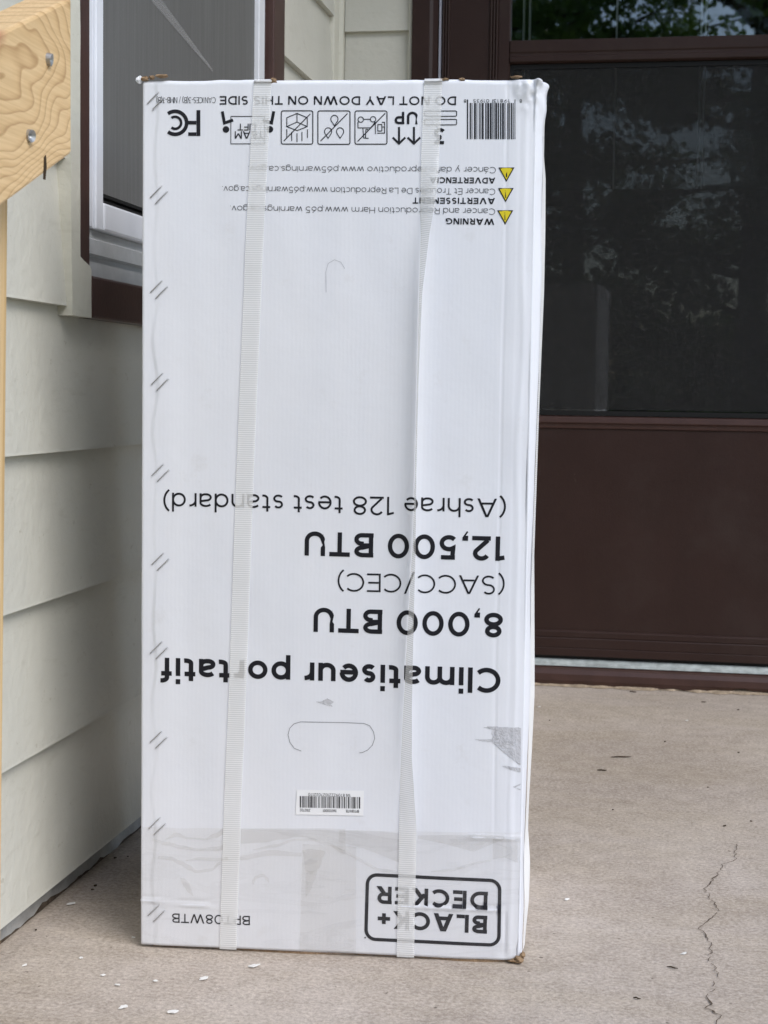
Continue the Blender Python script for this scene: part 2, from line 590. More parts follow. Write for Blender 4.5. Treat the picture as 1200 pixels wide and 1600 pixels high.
# crack in the slab: a dark thin ribbon a hair above the concrete
crack = [(0.108, 2.018), (0.102, 1.947), (0.087, 1.925), (0.078, 1.876), (0.062, 1.823), (0.077, 1.746), (0.059, 1.703), (0.053, 1.687),
         (0.065, 1.634), (0.061, 1.591), (0.070, 1.548), (0.062, 1.529), (0.063, 1.504), (0.057, 1.495), (0.060, 1.471), (0.056, 1.46), (0.066, 1.445), (0.063, 1.426), (0.060, 1.30), (0.07, 1.15), (0.066, 1.02)]
mb = MB()
rc = random.Random(3)
pts = []
for a, b in zip(crack[:-1], crack[1:]):
    n = max(2, int(math.dist(a, b) / 0.006))
    for k in range(n):
        t = k / n
        pts.append((a[0] + (b[0] - a[0]) * t + rc.uniform(-.0022, .0022), a[1] + (b[1] - a[1]) * t))
for k in range(len(pts) - 1):
    if rc.random() < 0.10:
        continue
    (x0, y0), (x1, y1) = pts[k], pts[k + 1]
    w0 = 0.00035 + 0.0007 * mn.noise((k * 0.23, 0, 1)) ** 2 * 3
    w1 = 0.00035 + 0.0007 * mn.noise(((k + 1) * 0.23, 0, 1)) ** 2 * 3
    mb.poly([(x0 - w0, y0, 0.0012), (x0 + w0, y0, 0.0012), (x1 + w1, y1, 0.0012), (x1 - w1, y1, 0.0012)])
structure(mb.build("floor_crack", M['dirt'], recalc=False))

# ------------------------------------------------------------------ left wall with lap siding
WX = -0.640
Z0, EXPO = 0.029, 0.1545


def course(mb, axis, base, sign, za, a, b, expo=EXPO):
    """one lapped board; base is the wall plane, sign the outward direction"""
    t0, t1 = 0.0145 * sign, 0.003 * sign
    prof = [(base + t0, za), (base + t0 * 0.97, za + 0.003), (base + t1, za + expo + 0.012), (base - 0.004 * sign, za + expo + 0.012), (base - 0.004 * sign, za)]
    n = max(1, int((b - a) / 0.25))
    mb.prism(prof, axis, a, b)


wall = empty("house_wall", "cream lap sided house wall holding the white window", "wall", (WX, 2.0, 0))
IW = Matrix.Translation((-WX, -2.0, 0))


def local(o, inv):
    o.matrix_parent_inverse = inv
    return o


mb = MB()
WY0, WY1 = 1.660, 2.590
for n in range(15):
    za = Z0 + EXPO * n
    if 0.60 < za < 1.75:
        course(mb, 'y', WX, 1, za, 0.9, WY0)
        course(mb, 'y', WX, 1, za, WY1, 3.012)
    else:
        course(mb, 'y', WX, 1, za, 0.9, 3.012)
local(mb.build("lap_siding", M['siding'], wall), IW)
mb = MB().box(WX - 0.12, WX - 0.004, 0.9, WY0, 0.0, 2.35).box(WX - 0.12, WX - 0.004, WY1, 3.2, 0.0, 2.35)
mb.box(WX - 0.12, WX - 0.004, WY0, WY1, 0.0, 0.645).box(WX - 0.12, WX - 0.004, WY0, WY1, 1.80, 2.35)
local(mb.build("wall_core", M['siding'], wall), IW)
# foundation strip with a ragged lower edge
mb = MB()
ys = [0.9 + 0.012 * k for k in range(180)]
for a, b in zip(ys[:-1], ys[1:]):
    za = max(0.0005, 0.004 + 0.010 * mn.noise((a * 14, 3, 0)) + 0.004 * mn.noise((a * 60, 3, 0)))
    zb = max(0.0005, 0.004 + 0.010 * mn.noise((b * 14, 3, 0)) + 0.004 * mn.noise((b * 60, 3, 0)))
    mb.poly([(WX - 0.001, a, za), (WX - 0.001, b, zb), (WX - 0.001, b, 0.03), (WX - 0.001, a, 0.03)])
    mb.poly([(WX - 0.001, a, za), (WX - 0.001, b, zb), (WX - 0.004, b, zb), (WX - 0.004, a, za)])
local(mb.build("foundation_strip", M['foundation'], wall), IW)
mb = MB().box(WX - 0.0035, WX - 0.002, 0.9, 3.05, 0.0, 0.031)
local(mb.build("foundation_sill", M['dirt'], wall), IW)
# inner corner board
mb = MB().prism([(WX - 0.004, 3.012), (WX + 0.013, 3.018), (WX + 0.016, 3.040), (WX + 0.012, 3.062), (WX + 0.020, 3.070), (WX + 0.020, 3.092), (WX - 0.004, 3.092)], 'z', 0.0, 2.35)
local(mb.build("corner_board", M['trim'], wall, bevel=0.002), IW)

# ------------------------------------------------------------------ door wall with lap siding
DY = 3.092
wall2 = empty("house_wall", "cream lap sided wall around the brown storm door", "wall", (0.5, DY, 0))
IW2 = Matrix.Translation((-0.5, -DY, 0))
mb = MB()
for n in range(15):
    za = 0.0145 + EXPO * n
    course(mb, 'x', DY, -1, za, WX + 0.021, -0.494)
    course(mb, 'x', DY, -1, za, 0.62, 2.6)
mb2 = MB().box(WX - 0.12, -0.494, DY + 0.004, DY + 0.12, 0, 2.35).box(0.62, 2.6, DY + 0.004, DY + 0.12, 0, 2.35).box(-0.494, 0.62, DY + 0.004, DY + 0.12, 2.12, 2.35)
local(mb.build("lap_siding", M['siding'], wall2), IW2)
local(mb2.build("wall_core", M['siding'], wall2), IW2)
mb = MB().box(-0.494, -0.4868, DY - 0.020, DY + 0.004, 0, 2.12)
local(mb.build("edge_bead", M['trim'], wall2, bevel=0.002), IW2)

# ------------------------------------------------------------------ door frame
df = empty("door_frame", "dark brown door casing with worn raised threshold", "door frame", (0.05, DY, 0))
ID = Matrix.Translation((-0.05, -DY, 0))
mb = MB()
mb.prism([(-0.486, DY - 0.030), (-0.452, DY - 0.030), (-0.446, DY - 0.026), (-0.4365, DY - 0.008), (-0.4365, DY + 0.09), (-0.486, DY + 0.09)], 'z', 0.0, 2.12)
local(mb.build("jamb", M['brown'], df, bevel=0.0015), ID)
mb = MB().box(0.53, 0.615, DY - 0.030, DY + 0.09, 0.0, 2.12)
local(mb.build("jamb", M['brown'], df, bevel=0.0015), ID)
mb = MB().box(-0.4365, 0.53, DY - 0.030, DY + 0.09, 2.06, 2.12)
local(mb.build("head_casing", M['brown'], df, bevel=0.0015), ID)
mb = MB().box(-0.4360, -0.4325, DY - 0.013, DY + 0.02, 0.06, 2.058)
local(mb.build("weatherstrip", M['seal'], df), ID)
# threshold: rounded nose with a ragged, peeled lower edge
mb = MB()
xs = [-0.4364 + 0.012 * k for k in range(81)]


def nose(x):
    e = 0.004 + 0.006 * max(-0.6, mn.noise((x * 9, 0, 4))) + 0.003 * mn.noise((x * 40, 0, 4))
    e = max(0.0008, e)
    return [(DY - 0.028 + 0.001 * mn.noise((x * 30, 2, 2)), e), (DY - 0.031, 0.012), (DY - 0.030, 0.024), (DY - 0.024, 0.032), (DY - 0.012, 0.036), (DY + 0.09, 0.036)]


for a, b in zip(xs[:-1], xs[1:]):
    pa, pb = nose(a), nose(b)
    for k in range(5):
        mb.poly([(a, *pa[k]), (b, *pb[k]), (b, *pb[k + 1]), (a, *pa[k + 1])])
o = local(mb.build("threshold", M['brown_gloss'], df, smooth=True), ID)
mb = MB()
xs = [-0.486 + 0.008 * k for k in range(136)]
for a, b in zip(xs[:-1], xs[1:]):
    ya = DY - 0.036 - 0.014 * mn.noise((a * 12, 1, 9)) - 0.010 * mn.noise((a * 45, 1, 9))
    yb = DY - 0.036 - 0.014 * mn.noise((b * 12, 1, 9)) - 0.010 * mn.noise((b * 45, 1, 9))
    ya, yb = min(ya, DY - 0.027), min(yb, DY - 0.027)
    mb.poly([(a, ya, 0.0008), (b, yb, 0.0008), (b, DY - 0.022, 0.007), (a, DY - 0.022, 0.007)])
local(mb.build("crumbled_caulk", M['crumb'], df), ID)

# ------------------------------------------------------------------ storm door
sd_ = empty("storm_door", "dark brown storm door with screened glass over a solid lower panel", "door", (0.05, DY, 0.05))
IS = Matrix.Translation((-0.05, -DY, -0.05))
DL, DR = -0.4315, 0.523
GL, GR = -0.3005, 0.392
F = DY - 0.004         # front face of the frame


def ribs(x0, x1, n, flip=False):
    """a fluted moulding profile between two x positions"""
    out = []
    for k in range(n):
        a = x0 + (x1 - x0) * k / n
        b = x0 + (x1 - x0) * (k + 1) / n
        c = (a + b) / 2
        out += [(a, F), (a + (b - a) * 0.25, F - 0.003), (c, F - 0.0034), (b - (b - a) * 0.25, F - 0.003)]
    return out + [(x1, F)]


def stile(x0, x1, mirror=False):
    w = x1 - x0
    prof = ribs(x0, x0 + 0.0155, 3) + [(x0 + 0.016, F + 0.001), (x1 - 0.040, F + 0.001)] + ribs(x1 - 0.0395, x1 - 0.023, 3) + [(x1 - 0.022, F - 0.001), (x1 - 0.002, F - 0.001), (x1, F + 0.002), (x1, F + 0.03), (x0, F + 0.03)]
    if mirror:
        prof = [(x0 + x1 - p[0], p[1]) for p in prof]
    return MB().prism(prof, 'z', 0.056, 2.05)


local(stile(DL, GL).build("stile", M['door_brown'], sd_), IS)
local(stile(GR, DR, True).build("stile", M['door_brown'], sd_), IS)
local(MB().box(GL, GR, F, F + 0.03, 1.95, 2.05).build("top_rail", M['door_brown'], sd_, bevel=0.002), IS)
# mid rail: stepped profile (y,z)
mb = MB().prism([(F - 0.003, 1.228), (F - 0.003, 1.206), (F - 0.001, 1.204), (F - 0.001, 1.199), (F - 0.004, 1.197), (F - 0.004, 1.188), (F + 0.002, 1.185), (F + 0.028, 1.185), (F + 0.028, 1.228)], 'x', GL, GR)
local(mb.build("mid_rail", M['door_brown'], sd_, bevel=0.001), IS)
mb = MB().prism([(F + 0.010, 0.520), (F - 0.006, 0.518), (F - 0.008, 0.507), (F - 0.003, 0.504), (F - 0.003, 0.4965), (F + 0.0010, 0.495), (F + 0.028, 0.495), (F + 0.028, 0.520)], 'x', GL, GR)
local(mb.build("glass_bead", M['brown_gloss'], sd_, bevel=0.001), IS)
mb = MB()
nx = 40
for k in range(nx):
    a, b = GL + (GR - GL) * k / nx, GL + (GR - GL) * (k + 1) / nx
    for j in range(16):
        z0, z1 = 0.106 + 0.389 * j / 16, 0.106 + 0.389 * (j + 1) / 16
        dd = lambda x, z: F + 0.0005 - 0.0012 * mn.noise((x * 4, z * 4, 0))
        mb.poly([(a, dd(a, z0), z0), (b, dd(b, z0), z0), (b, dd(b, z1), z1), (a, dd(a, z1), z1)])
import bmesh as _bm
o = local(mb.build("kick_panel", M['door_brown'], sd_, smooth=True), IS)
mb = MB().prism([(F - 0.002, 0.106), (F - 0.005, 0.103), (F - 0.005, 0.0935), (F - 0.0035, 0.0915), (F - 0.0048, 0.090), (F - 0.0048, 0.0725), (F - 0.0035, 0.0715), (F - 0.0048, 0.0705), (F - 0.0048, 0.056), (F + 0.03, 0.056), (F + 0.03, 0.106)], 'x', GL, GR)
local(mb.build("bottom_rail", M['door_brown'], sd_, bevel=0.0007), IS)
mb = MB().box(DL + 0.004, DR - 0.004, F + 0.006, F + 0.02, 0.046, 0.056)
local(mb.build("door_sweep", M['rubber'], sd_), IS)
mb = MB()
xs = [-0.4364 + 0.02 * k for k in range(49)]
for a, b in zip(xs[:-1], xs[1:]):
    ja, jb = 0.0015 * mn.noise((a * 25, 0, 7)), 0.0015 * mn.noise((b * 25, 0, 7))
    mb.poly([(a, F - 0.010 + ja, 0.0372), (b, F - 0.010 + jb, 0.0372), (b, F - 0.009 + jb, 0.042), (a, F - 0.009 + ja, 0.042)])
    mb.poly([(a, F - 0.009 + ja, 0.042), (b, F - 0.009 + jb, 0.042), (b, F + 0.004, 0.049), (a, F + 0.004, 0.049)])
local(mb.build("sill_strip", M['sweep'], df), ID)
# panes and screen
for z0, z1 in ((1.2285, 1.95), (0.5205, 1.1845)):
    gp = MB().box(GL - (GL + GR) / 2, GR - (GL + GR) / 2, -0.0015, 0.0015, z0, z1).build("glass_pane", M['glass'], sd_)
    gp.matrix_parent_inverse = IS
    gp.location = ((GL + GR) / 2, F + 0.0195, 0)
    gp.rotation_euler = (0, 0, 0.011)
local(MB().box(GL + 0.006, GR - 0.006, F + 0.008, F + 0.0085, 0.532, 1.178).build("insect_screen", M['door_screen'], sd_), IS)
mb = MB().box(GL + 0.0005, GL + 0.006, F + 0.006, F + 0.012, 0.5208, 1.184).box(GR - 0.006, GR - 0.0005, F + 0.006, F + 0.012, 0.5208, 1.184)
mb.box(GL + 0.006, GR - 0.006, F + 0.006, F + 0.012, 0.5208, 0.530).box(GL + 0.006, GR - 0.006, F + 0.006, F + 0.012, 1.176, 1.184)
local(mb.build("screen_frame", M['rubber'], sd_), IS)
mb = MB().box(0.40, 0.425, F - 0.05, F - 0.035, 0.88, 1.0).box(0.405, 0.42, F - 0.036, F + 0.001, 0.89, 0.90).box(0.405, 0.42, F - 0.036, F + 0.001, 0.98, 0.99)
local(mb.build("handle", M['rubber'], sd_, bevel=0.003), IS)

# inner door behind the glass
idr = empty("inner_door", "dark inner door with leaded lights behind the storm door glass", "door", (0.05, DY + 0.13, 0.04))
II = Matrix.Translation((-0.05, -(DY + 0.13), -0.04))
yy = DY + 0.05
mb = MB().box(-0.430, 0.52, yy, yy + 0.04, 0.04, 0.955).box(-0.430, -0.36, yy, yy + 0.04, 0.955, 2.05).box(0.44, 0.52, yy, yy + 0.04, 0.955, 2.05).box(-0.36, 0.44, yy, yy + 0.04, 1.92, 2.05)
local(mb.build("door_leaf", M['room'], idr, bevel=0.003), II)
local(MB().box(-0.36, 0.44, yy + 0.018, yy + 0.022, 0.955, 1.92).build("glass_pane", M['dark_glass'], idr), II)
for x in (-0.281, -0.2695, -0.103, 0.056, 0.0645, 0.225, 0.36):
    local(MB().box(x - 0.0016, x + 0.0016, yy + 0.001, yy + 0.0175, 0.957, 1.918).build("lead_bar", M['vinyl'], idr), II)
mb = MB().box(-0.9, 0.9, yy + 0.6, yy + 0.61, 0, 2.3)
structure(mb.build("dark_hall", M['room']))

# ------------------------------------------------------------------ window in the left wall
win = empty("window", "white framed window with grey insect screen in brown casing", "window", (WX, 2.12, 0.63))
IN = Matrix.Translation((-WX, -2.12, -0.63))


def wbox(name, mat, x0, x1, y0, y1, z0, z1, bev=0.0015):
    return local(MB().box(x0, x1, y0, y1, z0, z1).build(name, mat, win, bevel=bev), IN)


CX = -0.622
wbox("casing", M['brown_gloss'], -0.70, CX, 1.6535, 1.690, 0.690, 1.80)
wbox("casing", M['brown_gloss'], -0.70, CX, 2.523, 2.597, 0.690, 1.80)
wbox("casing", M['brown_gloss'], -0.70, CX, 1.6535, 2.597, 1.802, 1.86)
wbox("sill", M['brown_gloss'], -0.70, CX + 0.003, 1.690, 2.597, 0.637, 0.6835, 0.003)
VX = -0.6335
wbox("frame_stile", M['vinyl'], -0.69, VX, 1.6905, 1.730, 0.7395, 1.80)
wbox("frame_stile", M['vinyl'], -0.69, VX - 0.004, 1.7305, 1.7440, 0.7395, 1.80)
wbox("frame_stile", M['vinyl'], -0.69, VX - 0.001, 1.7445, 1.768, 0.7395, 1.80)
wbox("frame_stile", M['vinyl'], -0.69, VX, 2.474, 2.510, 0.7395, 1.80)
wbox("frame_stile", M['seal'], -0.69, VX - 0.004, 2.5105, 2.5225, 0.7395, 1.80)
wbox("frame_rail", M['vinyl'], -0.69, VX, 1.7685, 2.4735, 0.7395, 0.772, 0.003)
mb = MB().prism([(-0.69, 0.739), (VX - 0.008, 0.739), (VX - 0.008, 0.730), (VX - 0.002, 0.727), (VX - 0.002, 0.711), (VX - 0.009, 0.709), (VX - 0.009, 0.703), (VX + 0.002, 0.701), (VX + 0.002, 0.684), (-0.69, 0.684)], 'y', 1.6905, 2.5225)
local(mb.build("sill_track", M['track'], win), IN)
wbox("insect_screen", M['window_screen'], -0.6415, -0.641, 1.7685, 2.4735, 0.784, 1.80, 0)
mb = MB().box(-0.650, -0.639, 1.7685, 2.4735, 0.7725, 0.776).box(-0.650, -0.641, 1.7685, 2.4735, 0.780, 0.7835)
local(mb.build("screen_gasket", M['rubber'], win), IN)
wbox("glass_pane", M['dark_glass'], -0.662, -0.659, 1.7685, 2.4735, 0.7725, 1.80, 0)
mb = MB()  # added sheet before the screen, standing in for a diagonal reflection in the window
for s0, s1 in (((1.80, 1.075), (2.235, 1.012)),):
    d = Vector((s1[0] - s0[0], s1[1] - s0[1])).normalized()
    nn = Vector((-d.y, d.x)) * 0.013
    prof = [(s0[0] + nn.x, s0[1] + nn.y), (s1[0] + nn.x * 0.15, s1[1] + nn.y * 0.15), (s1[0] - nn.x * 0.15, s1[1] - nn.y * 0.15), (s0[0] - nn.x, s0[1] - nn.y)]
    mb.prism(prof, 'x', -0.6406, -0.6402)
local(mb.build("reflection_streak", M["reflection"], win), IN)
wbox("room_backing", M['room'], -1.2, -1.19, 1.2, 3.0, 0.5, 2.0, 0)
# cream caulked board beside the brown casing, ragged edges
mb = MB()
zs = [0.637 + 0.004 * k for k in range(290)]


def cream(z):
    j = 0.0012 * mn.noise((z * 22, 0, 1))
    y0 = 1.6265 + 0.004 * max(0, 1 - abs(z - 0.64) / 0.12)
    y1 = 1.6540 + j
    if z < 0.692:
        y1 = 1.688 + j * 1.5
    elif z < 0.700:
        y1 = 1.688 - (z - 0.692) / 0.008 * 0.034 + j
    return y0 - j, y1


for a, b in zip(zs[:-1], zs[1:]):
    (a0, a1), (b0, b1) = cream(a), cream(b)
    X = -0.6195
    mb.poly([(X, a0, a), (X, a1, a), (X, b1, b), (X, b0, b)])
    mb.poly([(X, a1, a), (-0.64, a1, a), (-0.64, b1, b), (X, b1, b)])
    mb.poly([(X, a0, a), (-0.64, a0, a), (-0.64, b0, b), (X, b0, b)])
mb.poly([(-0.6195, cream(zs[0])[0], zs[0]), (-0.6195, cream(zs[0])[1], zs[0]), (-0.64, cream(zs[0])[1], zs[0]), (-0.64, cream(zs[0])[0], zs[0])])
local(mb.build("casing_filler", M['trim'], wall), IW)

# ------------------------------------------------------------------ handrail beside the steps
rail = empty("handrail", "unpainted pine handrail on posts with two screws", "handrail", (-0.5, 1.12, 0))
IR = Matrix.Translation((0.5, -1.12, 0))
sl = math.tan(R(22.5))
ya, yb = -0.42, 1.183
zb0, zb1 = 0.739, 0.856
mb = MB().prism([(ya, zb0 - (yb - ya) * sl), (yb, zb0), (yb, zb1), (ya, zb1 - (yb - ya) * sl)], 'x', -0.488, -0.450)
local(mb.build("rail", M['wood'], rail, bevel=0.0025), IR)
mb = MB().box(-0.5775, -0.4885, -0.089, 0.0, 0.0, 0.80)
p = mb.build("post", M['post'], rail, bevel=0.004)
p.matrix_parent_inverse = IR
p.location = (0, 1.130, 0.0)
p.rotation_euler = (-R(2.0), 0, 0)
mb = MB().box(-0.5775, -0.4885, -0.38, -0.29, -0.75, 0.22)
local(mb.build("post", M['post'], rail, bevel=0.004), IR)
for (y, z, tilt) in ((1.135, 0.800, 0.25), (1.098, 0.739, -0.5)):
    mb = MB()
    n = 18
    ring = [(math.cos(2 * math.pi * k / n), math.sin(2 * math.pi * k / n)) for k in range(n)]
    for k in range(n):
        a, b = ring[k], ring[(k + 1) % n]
        mb.poly([(0.0025, a[0] * .0045, a[1] * .0045), (0.0025, b[0] * .0045, b[1] * .0045), (-0.002, b[0] * .0047, b[1] * .0047), (-0.002, a[0] * .0047, a[1] * .0047)])
        mb.poly([(0.0025, a[0] * .0045, a[1] * .0045), (0.0025, b[0] * .0045, b[1] * .0045), (0.001, b[0] * .0018, b[1] * .0018), (0.001, a[0] * .0018, a[1] * .0018)])
        mb.poly([(0.001, a[0] * .0018, a[1] * .0018), (0.001, b[0] * .0018, b[1] * .0018), (-0.0015, 0, 0)])
    s = mb.build("screw", M['steel'], rail)
    s.matrix_parent_inverse = IR
    s.location = (-0.4495, y, z)
    s.rotation_euler = (0, 0.15, tilt * 0.5)
mb = MB().prism([(1.1255, 0.712), (1.1285, 0.712), (1.131, 0.722), (1.1295, 0.730), (1.1265, 0.728)], 'x', -0.4502, -0.4494)
local(mb.build("nail_hole", M['debris'], rail), IR)

# ------------------------------------------------------------------ cardboard box
BW, BH, BD = 0.3797, 0.8575, 0.33
box = empty("cardboard_box", "tall white printed carton standing upside down on the porch", "box", (-0.5021, 1.5089, 0.0), 0.0838)


def lay(x, y):
    """printing layout sheet (1200 x 1600 units) to metres on the front of the carton"""
    w = 3.51376741e-05 * x - 2.93930103e-05 * y + 1
    return ((6.31504513e-04 * x + 1.51933870e-06 * y - 0.140812909) / w, (2.81915573e-05 * x - 6.35469457e-04 * y + 0.934231260) / w)


def sstep(a, b, x):
    t = min(1, max(0, (x - a) / (b - a)))
    return t * t * (3 - 2 * t)


def front(u, v):
    """how far the front panel stands out from its flat plane"""
    d = 0.0022 * math.sin(math.pi * min(1, max(0, u / BW))) * math.sin(math.pi * min(1, max(0, v / BH)))
    d += 0.0011 * mn.noise((u * 7, v * 4.0, 0.3)) + 0.00045 * mn.noise((u * 30, v * 16, 5)) - 0.0012 * max(0, abs(mn.noise((u * 9 + 3, v * 7, 11))) - 0.45)
    # glued joint: a soft step that wavers between the staples
    e = 0.0135 + 0.0035 * math.sin(v * 70.0) * (0.5 + 0.5 * mn.noise((0, v * 6, 2))) + 0.002 * mn.noise((1, v * 22, 2))
    d += 0.0009 * sstep(e - 0.0012, e + 0.0012, u) * (0.35 + 0.65 * sstep(-.2, .3, mn.noise((2, v * 8, 7)))) * (1 - sstep(0.02, 0.05, u))
    # right hand edge leans back, with a score line
    rx = BW - 0.012
    if u > rx - 0.006:
        d -= (u - (rx - 0.006)) * 0.10
    d -= 0.0005 * math.exp(-((u - (0.352 + 0.002 * mn.noise((v * 5, 0, 0)))) / 0.0011) ** 2) * sstep(0.05, 0.2, v)
    wob = 0.004 * mn.noise((v * 9, 4, 0))
    d += 0.0006 * math.exp(-((u - (BW - 0.010 + wob)) / 0.0030) ** 2)
    # horizontal creases low on the panel
    cl = 0.049 - 0.05 * (u - 0.0) + 0.0015 * mn.noise((u * 60, 0, 3))
    d += (0.0018 * math.exp(-((v - cl) / 0.0011) ** 2) - 0.0008 * math.exp(-((v - cl - 0.002) / 0.0013) ** 2)) * (1 - sstep(0.06, 0.10, u))
    cr = 0.0535 + 0.012 * (u - 0.27) + 0.0012 * mn.noise((u * 90, 0, 3))
    d += (0.0022 * math.exp(-((v - cr) / 0.0011) ** 2) - 0.0012 * math.exp(-((v - cr - 0.002) / 0.0013) ** 2)) * sstep(0.25, 0.27, u) * (1 - sstep(0.355, 0.37, u))
    ch = 0.124 + 0.03 * (u - 0.3) + 0.001 * mn.noise((u * 70, 2, 3))
    d += 0.0015 * math.exp(-((v - ch) / 0.0011) ** 2) * sstep(0.31, 0.33, u)
    d -= 0.0012 * math.exp(-((u - 0.3655) / 0.0012) ** 2) * (1 - sstep(0.045, 0.056, v)) * sstep(0.008, 0.02, v)
    # knocked upper corner
    q = math.hypot((u - BW) / 0.034, (v - BH) / 0.042)
    if q < 1:
        k = (1 - q) ** 1.2
        d += k * (0.004 + 0.006 * mn.noise((u * 60, v * 60, 1.5)) - 0.007 * abs(mn.noise((u * 110, v * 95, 2.5))) - 0.003 * abs(mn.noise((u * 260, v * 240, 3.5))))
    q = math.hypot((u - BW) / 0.025, (v - 0.0) / 0.03)
    if q < 1:
        d += (1 - q) * (0.004 * mn.noise((u * 90, v * 90, 6)) - 0.002)
    # the top edge is pulled in a little under the straps
    d -= 0.0016 * math.exp(-((u - 0.118) / 0.010) ** 2) * sstep(BH - 0.03, BH, v)
    d -= 0.0016 * math.exp(-((u - 0.277) / 0.010) ** 2) * sstep(BH - 0.03, BH, v)
    return d


def interp(tab, x):
    for (a, fa), (b, fb) in zip(tab[:-1], tab[1:]):
        if x <= b:
            t = max(0, (x - a) / (b - a))
            return fa + (fb - fa) * t
    return tab[-1][1]


SIDE = [(0.0, 0.003), (0.05, 0.0040), (0.10, 0.0024), (0.16, 0.004), (0.25, 0.005), (0.37, 0.0040), (0.50, 0.0058), (0.58, 0.0072), (0.67, 0.0078), (0.72, 0.0066), (0.78, 0.0070), (0.815, 0.0063), (0.835, 0.0075), (0.8575, 0.0070)]

r = 0.0022
per = []                       # (u, y, nx, ny, kind)
nu = 250
for k in range(nu + 1):
    per.append((r + (BW - 2 * r) * k / nu, 0.0, 0, -1, 'f'))
for k in range(1, 5):
    a = math.pi / 2 * k / 5
    per.append((BW - r + r * math.sin(a), r - r * math.cos(a), math.sin(a), -math.cos(a), 'c'))
for y in [r, .005, .008, .012, .016, .022, .03, .045, .07, .10, .14, .18, .22, .26, .30, BD - r]:
    per.append((BW, y, 1, 0, 's'))
for k in range(31):
    per.append((BW - r - (BW - 2 * r) * k / 30, BD, 0, 1, 'b'))
for y in [BD - r, .3, .25, .2, .15, .1, .06, .03, .015, .008, r]:
    per.append((0.0, y, -1, 0, 'l'))
for k in range(1, 5):
    a = math.pi / 2 * k / 5
    per.append((r - r * math.cos(a), r - r * math.sin(a), -math.cos(a), -math.sin(a), 'c'))
rows = [0.0022 + (BH - 0.006 - 0.0022) * k / 330 for k in range(331)] + [BH - 0.006 + 0.0055 * t for t in (0.2, 0.4, 0.6, 0.75, 0.87, 0.95, 1.0)]
rt = 0.0045
mb = MB()
NP = len(per)
for v in rows:
    ins = 0.0
    if v > BH - rt:
        ins = rt - math.sqrt(max(0, rt * rt - (v - (BH - rt)) ** 2))
    for (u, y, nx, ny, kd) in per:
        d = -ins
        z = v
        if kd in 'fc' and y < 0.01:
            d += front(u, v) * (1 if kd == 'f' else abs(ny))
        if u > BW - r - 1e-6 and kd in 'sc':
            d += interp(SIDE, v) * sstep(0, 0.018, y) * (1 - 0.6 * sstep(0.2, 0.33, y)) + 0.0012 * mn.noise((y * 20, v * 14, 8)) * sstep(0, .01, y)
            q = abs(v - BH) / 0.05
            if q < 1 and y < 0.08:
                d += (1 - q) * (0.0032 + 0.004 * mn.noise((y * 70, v * 80, 3)))
        if kd == 'l':
            d += 0.0012 * sstep(0, .02, y)
        if v > BH - 0.004:
            z += 0.0011 * mn.noise((u * 16, y * 8, 4)) + 0.0006 * mn.noise((u * 60, y * 30, 4)) - 0.001 * sstep(BW - 0.012, BW, u) * 0
        if v < 0.01:
            z += 0.0012 * (1 + mn.noise((u * 12, y * 9, 14))) * (1 - v / 0.01)
        mb.v.append((u + nx * d, y + ny * d, z))
for a in range(len(rows) - 1):
    for j in range(NP):
        l = (j + 1) % NP
        mb.f.append((a * NP + j, a * NP + l, (a + 1) * NP + l, (a + 1) * NP + j))
mb.f.append(tuple(range((len(rows) - 1) * NP, len(rows) * NP)))
mb.f.append(tuple(range(NP - 1, -1, -1)))
bo = mb.build("carton", M['box'], box, smooth=True, recalc=False)
for pl in bo.data.polygons[-2:]:
    pl.use_smooth = False
# bottom flaps: raw brown board showing under the white panels
mb = MB()
nb = 60
prof = []
for k in range(nb + 1):
    u = 0.010 + (BW - 0.014) * k / nb
    prof.append((u, 0.0062 + 0.002 * mn.noise((u * 20, 3, 3)) - 0.0045 * math.exp(-((u - 0.15) / 0.06) ** 2) - 0.005 * math.exp(-((u - 0.33) / 0.05) ** 2)))
prof += [(BW - 0.006, BD - 0.01), (0.006, BD - 0.01)]
mb.prism(prof, 'z', 0.0, 0.0034)
mb.build("bottom_flap", M['kraft'], box)


def ragged(name, mat, cx, cy, cz, sx, sy, sz, seed, n=11):
    """a crumpled scrap of torn board"""
    rr = random.Random(seed)
    mb = MB()
    a0 = [rr.uniform(0.6, 1.15) for _ in range(n)]
    top, bot = [], []
    for k in range(n):
        t = 2 * math.pi * k / n
        x, z = math.cos(t) * sx * a0[k], math.sin(t) * sz * a0[k]
        top.append((cx + x, cy - sy + rr.uniform(-.5, .5) * sy, cz + z))
        bot.append((cx + x * .9, cy + sy, cz + z * .9))
    c = (cx + rr.uniform(-.3, .3) * sx, cy - sy * 1.8, cz + rr.uniform(-.3, .3) * sz)
    for k in range(n):
        l = (k + 1) % n
        mb.poly([top[k], top[l], c])
        mb.poly([top[k], bot[k], bot[l], top[l]])
    mb.poly(bot[::-1])
    return mb.build(name, mat, box)


for (px, py, sx, sy, sz, sd0) in ((226, 123, .0042, .002, .0026, 1), (237, 121, .0034, .002, .0020, 11), (252, 118.5, .0060, .003, .0020, 2), (427, 126, .0040, .0012, .0032, 3), (695, 123.5, .0055, .0015, .0014, 4), (722, 124, .0030, .0012, .0016, 5), (806, 120, .0062, .002, .0014, 6), (811, 1499, .0060, .004, .0050, 7), (803, 1506, .0055, .003, .0022, 8), (817, 1493, .0030, .003, .0035, 9)):
    u, v = lay(px, py)
    ragged("torn_cardboard", M['kraft'], u, -0.0005 - front(min(u, BW), min(v, BH)) if v < 0.84 else 0.0015, max(v, 0.003), sx, sy, sz, sd0)
u, v = lay(219, 125)
ragged("torn_flap_corner", M['box'], u - 0.001, 0.003, v + 0.0005, .0034, .002, .0045, 21)


